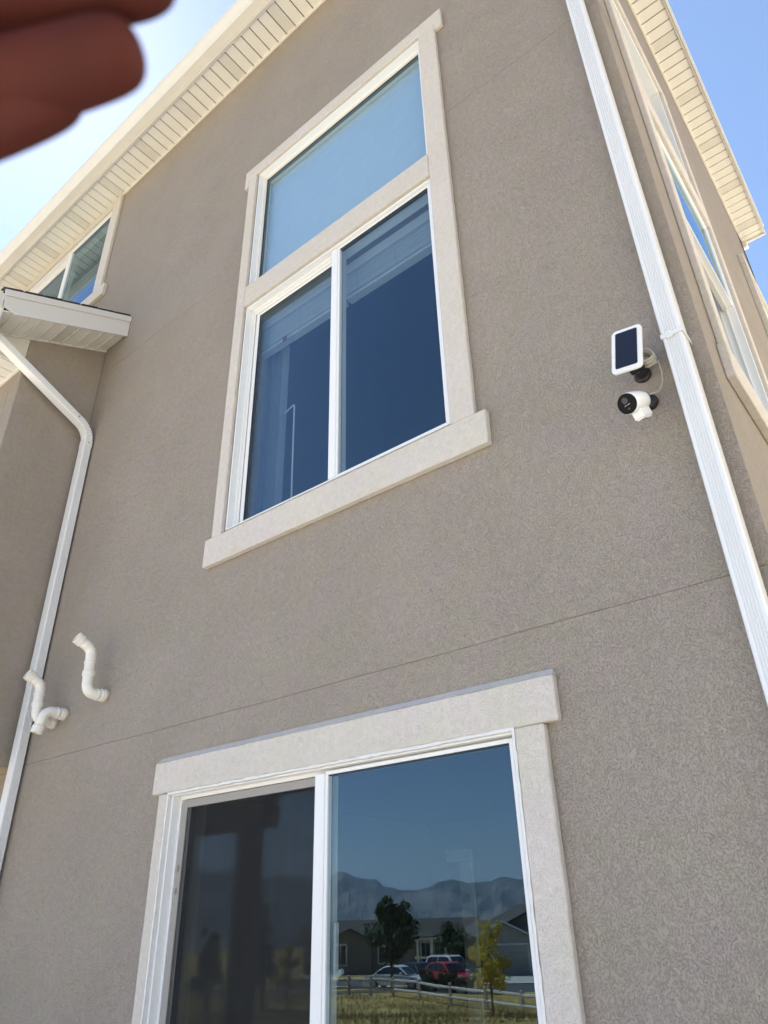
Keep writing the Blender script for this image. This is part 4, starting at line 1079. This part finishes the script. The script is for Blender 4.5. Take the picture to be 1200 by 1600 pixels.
def win_far(o, x, w_, z0, z1, y, ny=1):
    f_ = empty('window', (0, 0, 0), parent=o)
    mb = MB(); t = .12
    mb.box(x - w_ / 2 - t, x - w_ / 2, y, y + .06 * ny, z0 - t, z1 + t); mb.box(x + w_ / 2, x + w_ / 2 + t, y, y + .06 * ny, z0 - t, z1 + t)
    mb.box(x - w_ / 2, x + w_ / 2, y, y + .06 * ny, z1, z1 + t + .05); mb.box(x - w_ / 2, x + w_ / 2, y, y + .06 * ny, z0 - t, z0)
    mb.box(x - .03, x + .03, y, y + .05 * ny, z0, z1)
    mb.build('frame', 'whitepaint', f_); MB().box(x - w_ / 2, x + w_ / 2, y + .004 * ny, y + .025 * ny, z0, z1).build('pane', 'farglass', f_)
# local frame: +y faces our house, x along picture left -> right is -x_local handled by angle
def face_angle(): return math.atan2(-vd.y, -vd.x) - math.pi / 2
def h1(o):
    # long single storey body with raised roof, two level porch wing at the right end
    mb = MB(); mb.box(-8.0, 8.6, -7.5, 0, 0, 2.75)
    mb.box(2.6, 8.6, 0.0, 1.2, 0, .3)
    mb.build('wall', 'siding', o)
    MB().prism([(-7.5, 2.74), (-3.75, 4.28), (0, 2.74)], 'x', 8.0, 8.59).build('gable_wall', 'siding2', o)
    rf_ = MB(); gable(rf_, -8.2, 8.6, -7.5, 0.0, 2.75, 4.30, 'x', .4); rf_.build('roof', 'farroof', o)
    # front gable over the window bay
    b2 = MB(); b2.box(-5.4, -1.4, 0.01, .7, 0, 2.72); b2.prism([(-5.4, 2.72), (-1.4, 2.72), (-3.4, 3.62)], 'y', 0.01, .7); b2.build('wall', 'siding', o)
    r2 = MB(); gable(r2, -5.4, -1.4, -1.5, .9, 2.72, 3.64, 'y', .3); r2.build('roof', 'farroof', o)
    win_far(o, -6.0, .01 + .8, .9, 2.3, .02)
    win_far(o, -4.3, 1.0, .85, 2.35, .71); win_far(o, -.2, 1.1, .9, 2.2, .02)
    # porch: posts, two rails levels
    for i, x in enumerate((3.0, 4.3, 5.6, 6.9, 8.2)):
        MB().box(x - .12, x + .12, 1.0, 1.24, .3, 3.0).build('porch_post', 'whitepaint', o)
    MB().box(2.7, 8.5, .95, 1.25, 2.62, 2.95).build('porch_beam', 'whitepaint', o)
    MB().box(2.7, 8.5, .98, 1.20, 1.18, 1.36).build('porch_rail', 'whitepaint', o)
    MB().prism([(0.0, 3.05), (1.5, 2.90), (1.5, 2.97), (0.0, 3.20)], 'x', 2.5, 8.8).build('porch_roof', 'farroof', o)
    win_far(o, 5.0, .9, 1.5, 2.5, .02); win_far(o, 7.5, .8, 1.5, 2.5, .02); win_far(o, 6.2, .8, .35, 1.1, .02); win_far(o, 3.7, .8, .35, 2.4, .02)
p1 = refl_pt(604, 1480, 80)
far_house('far_house', 'long low dark house with white porch posts behind the cars, mirrored in the lower window', p1, face_angle() + .10, h1)
def h2(o):
    mb = MB(); mb.box(-5.0, 6.0, -9, 0, 0, 2.7); mb.prism([(-4.9, 2.7), (.9, 2.7), (-2.0, 4.0)], 'y', -.3, 0.0); mb.build('wall', 'siding2', o)
    m2 = MB(); m2.prism([(-3.2, 2.7), (6.0, 2.7), (6.0, 3.2), (2.6, 5.1), (-.6, 3.9)], 'y', -2.4, -2.0); m2.build('wall', 'siding', o)
    r_ = MB(); gable(r_, -5.0, 1.0, -8, .2, 2.7, 4.0, 'y', .35); r_.build('roof', 'farroof', o)
    r_ = MB(); gable(r_, -3.2, 8.4, -9, -1.8, 2.9, 5.3, 'y', .35); r_.build('roof', 'farroof', o)
    tr_ = MB()
    tr_.prism([(-5.35, 2.50), (-2.0, 3.98), (1.35, 2.50), (1.35, 2.66), (-2.0, 4.16), (-5.35, 2.66)], 'y', .56, .60); tr_.build('barge_board', 'whitepaint', o)
    dr = MB(); dr.box(-4.2, .2, .005, .05, .05, 2.25); d_ = dr.build('garage_door', 'siding2', o)
    for k in range(1, 4): MB().box(-4.2, .2, .05, .065, .05 + .55 * k - .012, .05 + .55 * k + .012).build('door_panel_line', 'siding', d_)
    fr_ = MB(); fr_.box(-4.36, -4.2, .003, .08, 0, 2.4); fr_.box(.2, .36, .003, .08, 0, 2.4); fr_.box(-4.2, .2, .003, .08, 2.25, 2.4); fr_.build('door_frame', 'whitepaint', o)
p2 = refl_pt(822, 1500, 73.5)
far_house('far_house', 'pale tan garage house at the right edge of the mirrored street', p2, face_angle() - .12, h2)
def h3(o):
    mb = MB(); mb.box(-6, 6, -6, 0, 0, 2.2); mb.build('wall', 'siding', o); r_ = MB(); gable(r_, -6, 6, -6, 0, 2.2, 3.6, 'x', .4); r_.build('roof', 'farroof', o)
    win_far(o, -2, 1, .9, 1.9, .02); win_far(o, 2, 1, .9, 1.9, .02)
p3 = refl_pt(728, 1500, 112)
far_house('far_house', 'distant low brown roofed house in the gap, mirrored in the lower window', p3, face_angle(), h3)

# dry grass tufts on the lawn between the house and the fence
gb = MB(); rg = random.Random(4)
for k in range(15000):
    d = rg.uniform(22, 50); s_ = rg.uniform(-17, 17) * d / 50
    x, y = st(d, s_); z = G(x, y); hgt = rg.uniform(.05, .20); a = rg.uniform(0, 6.28); w_ = .02
    lx, ly = rg.uniform(-.08, .08), rg.uniform(-.08, .08)
    gb.add([(x - w_ * math.cos(a), y - w_ * math.sin(a), z - .01), (x + w_ * math.cos(a), y + w_ * math.sin(a), z - .01), (x + lx, y + ly, z + hgt)], [(0, 1, 2)])
tag(gb.build('dry_grass', 'grassb'), 'dry golden grass between the house and the rail fence', 'grass', kind='stuff')

# mountains
def mount():
    m, N, L, P = nt('rock and scrub slopes')
    tc = N.new('ShaderNodeTexCoord'); nz = N.new('ShaderNodeTexNoise'); nz.inputs['Scale'].default_value = .004; nz.inputs['Detail'].default_value = 9
    L.new(tc.outputs['Object'], nz.inputs['Vector']); cr = N.new('ShaderNodeValToRGB')
    cr.color_ramp.elements[0].position = .4; cr.color_ramp.elements[0].color = (.045, .055, .035, 1); cr.color_ramp.elements[1].position = .62; cr.color_ramp.elements[1].color = (.17, .145, .11, 1)
    L.new(nz.outputs['Fac'], cr.inputs[0]); L.new(cr.outputs[0], P.inputs['Base Color']); P.inputs['Roughness'].default_value = .95; P.inputs['Specular IOR Level'].default_value = 0
    return m
M['mount'] = mount()
prof_px = [(250, 1372), (290, 1352), (330, 1362), (360, 1358), (400, 1372), (440, 1366), (480, 1372), (515, 1367), (535, 1361), (552, 1368), (570, 1374), (586, 1372), (598, 1383), (610, 1387), (622, 1390), (650, 1391), (672, 1384), (690, 1377), (704, 1373), (722, 1377), (735, 1380), (748, 1378), (765, 1377), (778, 1371), (790, 1369), (806, 1373), (822, 1373), (860, 1366), (900, 1380)]
tab = []
for px, py in prof_px:
    v = CR * ((px - 600) / 1131.08) - CU * ((py - 800) / 1131.08) + CF
    tab.append((math.atan2(v.x, v.y), v.z / math.hypot(v.x, v.y)))     # azimuth before mirroring, slope
tab.sort()
from mathutils import noise as mn
def ridge(az):
    if az <= tab[0][0] or az >= tab[-1][0]:
        return .060 + .014 * mn.fractal(Vector((az * 6, 1.3, 0)), 1, 2, 5)
    for i in range(len(tab) - 1):
        if tab[i][0] <= az <= tab[i + 1][0]:
            t = (az - tab[i][0]) / (tab[i + 1][0] - tab[i][0]); return tab[i][1] * (1 - t) + tab[i + 1][1] * t + .0016 * mn.fractal(Vector((az * 90, 0, 0)), 1, 2, 4)
mv = []; mf = []; nA, nR = 900, 22
for i in range(nA + 1):
    az = -1.55 + 2.6 * i / nA
    hR = ridge(az) * 4000 + 1.6
    for j in range(nR + 1):
        t = j / nR
        dd = 2900 + 1900 * t; tt = min(1, (dd - 2900) / 1100)
        pr = tt ** 1.25 if dd <= 4000 else max(0, 1 - (dd - 4000) / 800) ** .8
        if dd < 4000: pr *= 1 + .45 * mn.fractal(Vector((az * 34, dd * .004, 0)), 1, 2, 6) * min(1, (1 - tt) * 2)
        if abs(dd - 4000) < 45: pr = 1
        x = math.sin(az) * dd; y = math.cos(az) * dd
        mv.append((x, .1 - y + 2.2 * 0 + 0, -75 + (hR + 75) * pr))
for i in range(nA):
    for j in range(nR):
        a = i * (nR + 1) + j; mf.append((a, a + 1, a + nR + 2, a + nR + 1))
tag(MB().add(mv, mf).build('mountains', 'mount'), kind='structure')
# far valley strips: pale flat fields / water
wv = []; 
lakeM = mat('pale water', (.30, .33, .36), .3, .1, .01)
lk = MB()
for (d0, d1, az0, az1, z) in ((1500, 1750, -.62, -.40, -71.5), (2300, 2600, -.75, -.47, -73.5), (1150, 1300, -.47, -.38, -60)):
    n = 14; vs = []; fs = []
    for i in range(n + 1):
        az = az0 + (az1 - az0) * i / n; w2 = math.sin(math.pi * i / n) * .5 + .1
        for dd in ((d0 + d1) / 2 - (d1 - d0) * w2 / 2, (d0 + d1) / 2 + (d1 - d0) * w2 / 2): 
            x, y = math.sin(az) * dd, -math.cos(az) * dd; vs.append((x, y, G(x, y) + 1.2))
    for i in range(n): fs.append((2 * i, 2 * i + 1, 2 * i + 3, 2 * i + 2))
    lk.add(vs, fs)
tag(lk.build('lake', lakeM), kind='structure')

# ------------------------------------------------------------------ hand raised against the sun
def C2W(px, py, dep, dz=0):
    return CAMP + (CR * ((px - 600) / 1131.08) - CU * ((py - 800) / 1131.08) + CF) * dep
def build_hand():
    J = {}
    def V(n, px, py, dep, r, parent): J[n] = (C2W(px, py, dep), r, parent)
    V('wrist', -560, 210, .215, .027, None)
    V('palm', -400, 150, .208, .036, 'wrist')
    V('palm2', -290, 110, .205, .036, 'palm')
    D = .200
    V('kn_m', -190, 20, D, .015, 'palm2'); V('m1', -60, -14, D, .0098, 'kn_m'); V('m2', 80, -22, D - .002, .0092, 'm1'); V('m3', 190, -28, D - .003, .0086, 'm2'); V('m4', 282, -40, D - .003, .0068, 'm3')
    V('kn_r', -200, 135, D, .015, 'palm2'); V('r1', -90, 150, D, .0095, 'kn_r'); V('r2', 40, 128, D - .003, .0090, 'r1'); V('r3', 150, 94, D - .004, .0088, 'r2'); V('r4', 228, 70, D - .004, .0074, 'r3')
    V('kn_p', -230, 250, D + .004, .014, 'palm2'); V('p1', -150, 236, D + .002, .0085, 'kn_p'); V('p2', -40, 202, D, .0080, 'p1'); V('p3', 50, 164, D - .001, .0078, 'p2'); V('p4', 128, 132, D, .0066, 'p3')
    V('kn_i', -210, -90, D, .015, 'palm2'); V('i1', -80, -140, D, .0098, 'kn_i'); V('i2', 60, -160, D - .002, .0092, 'i1'); V('i3', 160, -165, D - .004, .0085, 'i2'); V('i4', 225, -168, D - .004, .0066, 'i3')
    V('th0', -380, 0, D - .006, .017, 'palm'); V('th1', -330, -120, D - .012, .0125, 'th0'); V('th2', -250, -220, D - .016, .0112, 'th1'); V('th3', -170, -270, D - .018, .0085, 'th2')
    J['fore1'] = (CAMP + CR * -.27 + CU * .03 + CF * .165, .030, 'wrist'); J['fore2'] = (CAMP + CR * -.36 + CU * -.13 + CF * .07, .042, 'fore1')
    names = list(J); me = bpy.data.meshes.new('hand')
    me.from_pydata([tuple(J[n][0]) for n in names], [(names.index(n), names.index(J[n][2])) for n in names if J[n][2]], [])
    o = bpy.data.objects.new('hand', me); COL.objects.link(o)
    o.modifiers.new('skin', 'SKIN'); sv = me.skin_vertices[0].data
    for i, n in enumerate(names): sv[i].radius = (J[n][1] * 1.32, J[n][1] * 1.32); sv[i].use_root = (n == 'palm')
    ss = o.modifiers.new('sub', 'SUBSURF'); ss.levels = 3; ss.render_levels = 3
    dg = bpy.context.evaluated_depsgraph_get(); dg.update()
    em = bpy.data.meshes.new_from_object(o.evaluated_get(dg)); bpy.data.objects.remove(o)
    for p in em.polygons: p.use_smooth = True
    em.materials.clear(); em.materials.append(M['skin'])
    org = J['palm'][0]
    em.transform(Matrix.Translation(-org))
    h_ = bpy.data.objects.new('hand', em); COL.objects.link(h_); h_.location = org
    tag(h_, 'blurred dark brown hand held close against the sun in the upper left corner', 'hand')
build_hand()
HAZE = True
if HAZE:
    hb = MB().box(-6600, 6600, -6600, 6600, -90, 330).build('haze', 'dark')
    hb.data.materials.clear()
    m = bpy.data.materials.new('air haze'); m.use_nodes = True; N = m.node_tree.nodes; L = m.node_tree.links
    N.remove(N['Principled BSDF']); pv = N.new('ShaderNodeVolumePrincipled'); pv.inputs['Color'].default_value = (.50, .70, 1.0, 1); pv.inputs['Density'].default_value = .00013; pv.inputs['Anisotropy'].default_value = .2
    L.new(pv.outputs[0], N['Material Output'].inputs['Volume']); hb.data.materials.append(m)
    tag(hb, 'pale blue air between the house and the mountains', 'haze', kind='stuff')
